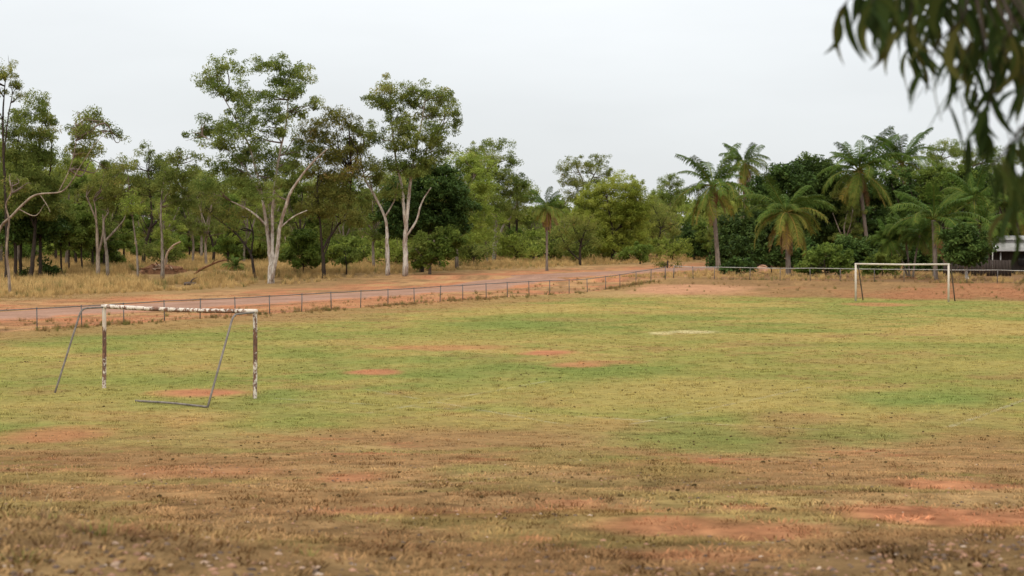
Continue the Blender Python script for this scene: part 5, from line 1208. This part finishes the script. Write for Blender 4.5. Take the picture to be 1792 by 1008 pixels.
    tag(link('small_leaves', mesh_tris('small_leaves', np.vstack(V), np.vstack(T), M['near_leaf'], {'tint': ('FLOAT', np.concatenate(tt))}, True), t), kind='stuff')
    # the rest of the foliage of the tree, above and beside the frame
    rg = np.random.default_rng(4); n = 2600
    P = np.c_[rg.normal(0.2, 1.0, n), rg.normal(0, 1.0, n), rg.normal(4.4, .7, n)]
    P2 = np.c_[rg.uniform(-3.9, -.3, 900), rg.normal(0.1, .45, 900), rg.uniform(2.95, 3.6, 900)]
    P = np.vstack([P, P2]); W = P + o; row = HY - (W[:, 2] - EYE) / np.maximum(W[:, 1], .5) * F; colm = CX + W[:, 0] / np.maximum(W[:, 1], .5) * F
    P = P[(row < -110) | (colm > 1900)]; n = len(P)
    ax = rg.normal(size=(n, 3)) * .4 + [0, 0, -1]; ax /= np.linalg.norm(ax, axis=1, keepdims=True); sd2 = np.cross(ax, rg.normal(size=(n, 3))); sd2 /= np.linalg.norm(sd2, axis=1, keepdims=True)
    L = rg.uniform(.1, .18, n)[:, None]; V = np.stack([P, P + ax * L * .45 + sd2 * .012, P + ax * L, P + ax * L * .45 - sd2 * .012], axis=1).reshape(-1, 3); q = np.arange(n)[:, None] * 4
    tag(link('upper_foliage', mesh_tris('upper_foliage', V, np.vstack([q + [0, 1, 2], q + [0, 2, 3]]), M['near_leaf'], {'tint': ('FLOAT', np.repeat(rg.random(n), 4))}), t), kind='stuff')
overhang()

# ------------------------------------------------------------------ stones, weed and stalks on the near bank
sv = []
for k in range(4):
    r = random.Random(40 + k); V, T = [(0, 0, .55)], []
    for ring, (rad, z) in enumerate([(.6, .45), (1.0, .1), (.9, -.3)]):
        for a in np.linspace(0, 6.283, 9, endpoint=False): V.append((rad * math.cos(a) * r.uniform(.75, 1.15), rad * .75 * math.sin(a) * r.uniform(.75, 1.15), z + r.uniform(-.1, .1)))
    T = [(0, 1 + i, 1 + (i + 1) % 9) for i in range(9)]
    for ring in range(2):
        for i in range(9):
            a, b = 1 + ring * 9 + i, 1 + ring * 9 + (i + 1) % 9; T += [(a, a + 9, b + 9), (a, b + 9, b)]
    sv.append(mesh_tris('stone', V, T, M['stone']))
r = random.Random(77); fill, fdesc = [], []
for k in range(34):
    if k < 18: px, py = r.uniform(170, 560), 940 + r.uniform(0, 60)
    else: px, py = r.uniform(60, 1780), r.uniform(880, 1004)
    g = gp(px, py); s = r.uniform(.016, .034) if k < 18 else r.uniform(.014, .026)
    o = link('stone', sv[k % 4], None, (g[0], g[1], g[2] + s * .1), r.uniform(0, 6.28)); o.scale = (s, s, s * r.uniform(.6, .9))
    tag(o, None, 'stone', 'stones of the lower left gravel strip' if k < 18 else 'loose stones on the bank')
    fill.append(o); fdesc.append('%s pale stone from the left in the lower left gravel strip' if k < 18 else '%s pale stone from the left lying loose on the brown bank')
order_labels(fill, fdesc)
g = gp(125, 918); wd = thing('weed', 'dark green broadleaf weed on the bank at the lower left', 'weed', tuple(g)); rg = np.random.default_rng(8)
for k in range(34):
    a = rg.uniform(0, 6.28); L = rg.uniform(.05, .10); el = rg.uniform(.1, 1.1); d = np.array([math.cos(a) * math.cos(el), math.sin(a) * math.cos(el), math.sin(el)]); s_ = np.array([-math.sin(a), math.cos(a), 0])
    b = np.array([rg.normal(0, .09), rg.normal(0, .05), 0.0]); V = [b, b + d * L * .45 + s_ * L * .22, b + d * L * .5 + [0, 0, -.006], b + d * L * .45 - s_ * L * .22, b + d * L]
    link('leaf', mesh_tris('leaf', V, [[0, 1, 2], [1, 4, 2], [0, 2, 3], [2, 4, 3]], M['mid'], {'tint': ('FLOAT', [rg.uniform(.0, .6)] * 5)}), wd)
fill = []
for (bx, by, tx_, ty_) in [(55, 870, 46, 825), (68, 915, 86, 862), (10, 890, 8, 850), (82, 905, 92, 870), (30, 900, 24, 868)]:
    g = gp(bx, by); tp = wp(tx_, ty_, g[1]) - g; st = thing('grass_stalk', 'dry seeding grass stalk on the lower left bank', 'grass', tuple(g), 0, 'dry stalks on the lower left bank')
    C = curve([[0, 0, -.02], tp * .5 + [tp[0] * -.1, 0, 0], tp], 6); mb = MB(); mb.tube(C, np.linspace(.0028, .0014, len(C)), 5); hm = mat_plain('dry_stalk', (0.40, 0.29, 0.15), 0.9, 0.15, 5) if 'dry_stalk' not in bpy.data.materials else bpy.data.materials['dry_stalk']
    mb.build('stem', hm, st, True); mb = MB(); mb.tube(C[-5:], [.002, .006, .007, .004, .001], 6); mb.build('seed_head', hm, st, True)
    fill.append(st)
order_labels(fill, ['%s dry seeding grass stalk from the left on the lower left bank'] * len(fill))

# templates that found no place are removed
for o in list(sc.objects):
    if o.parent is None and o.get('label') == '' :
        for c_ in list(o.children): bpy.data.objects.remove(c_)
        bpy.data.objects.remove(o)
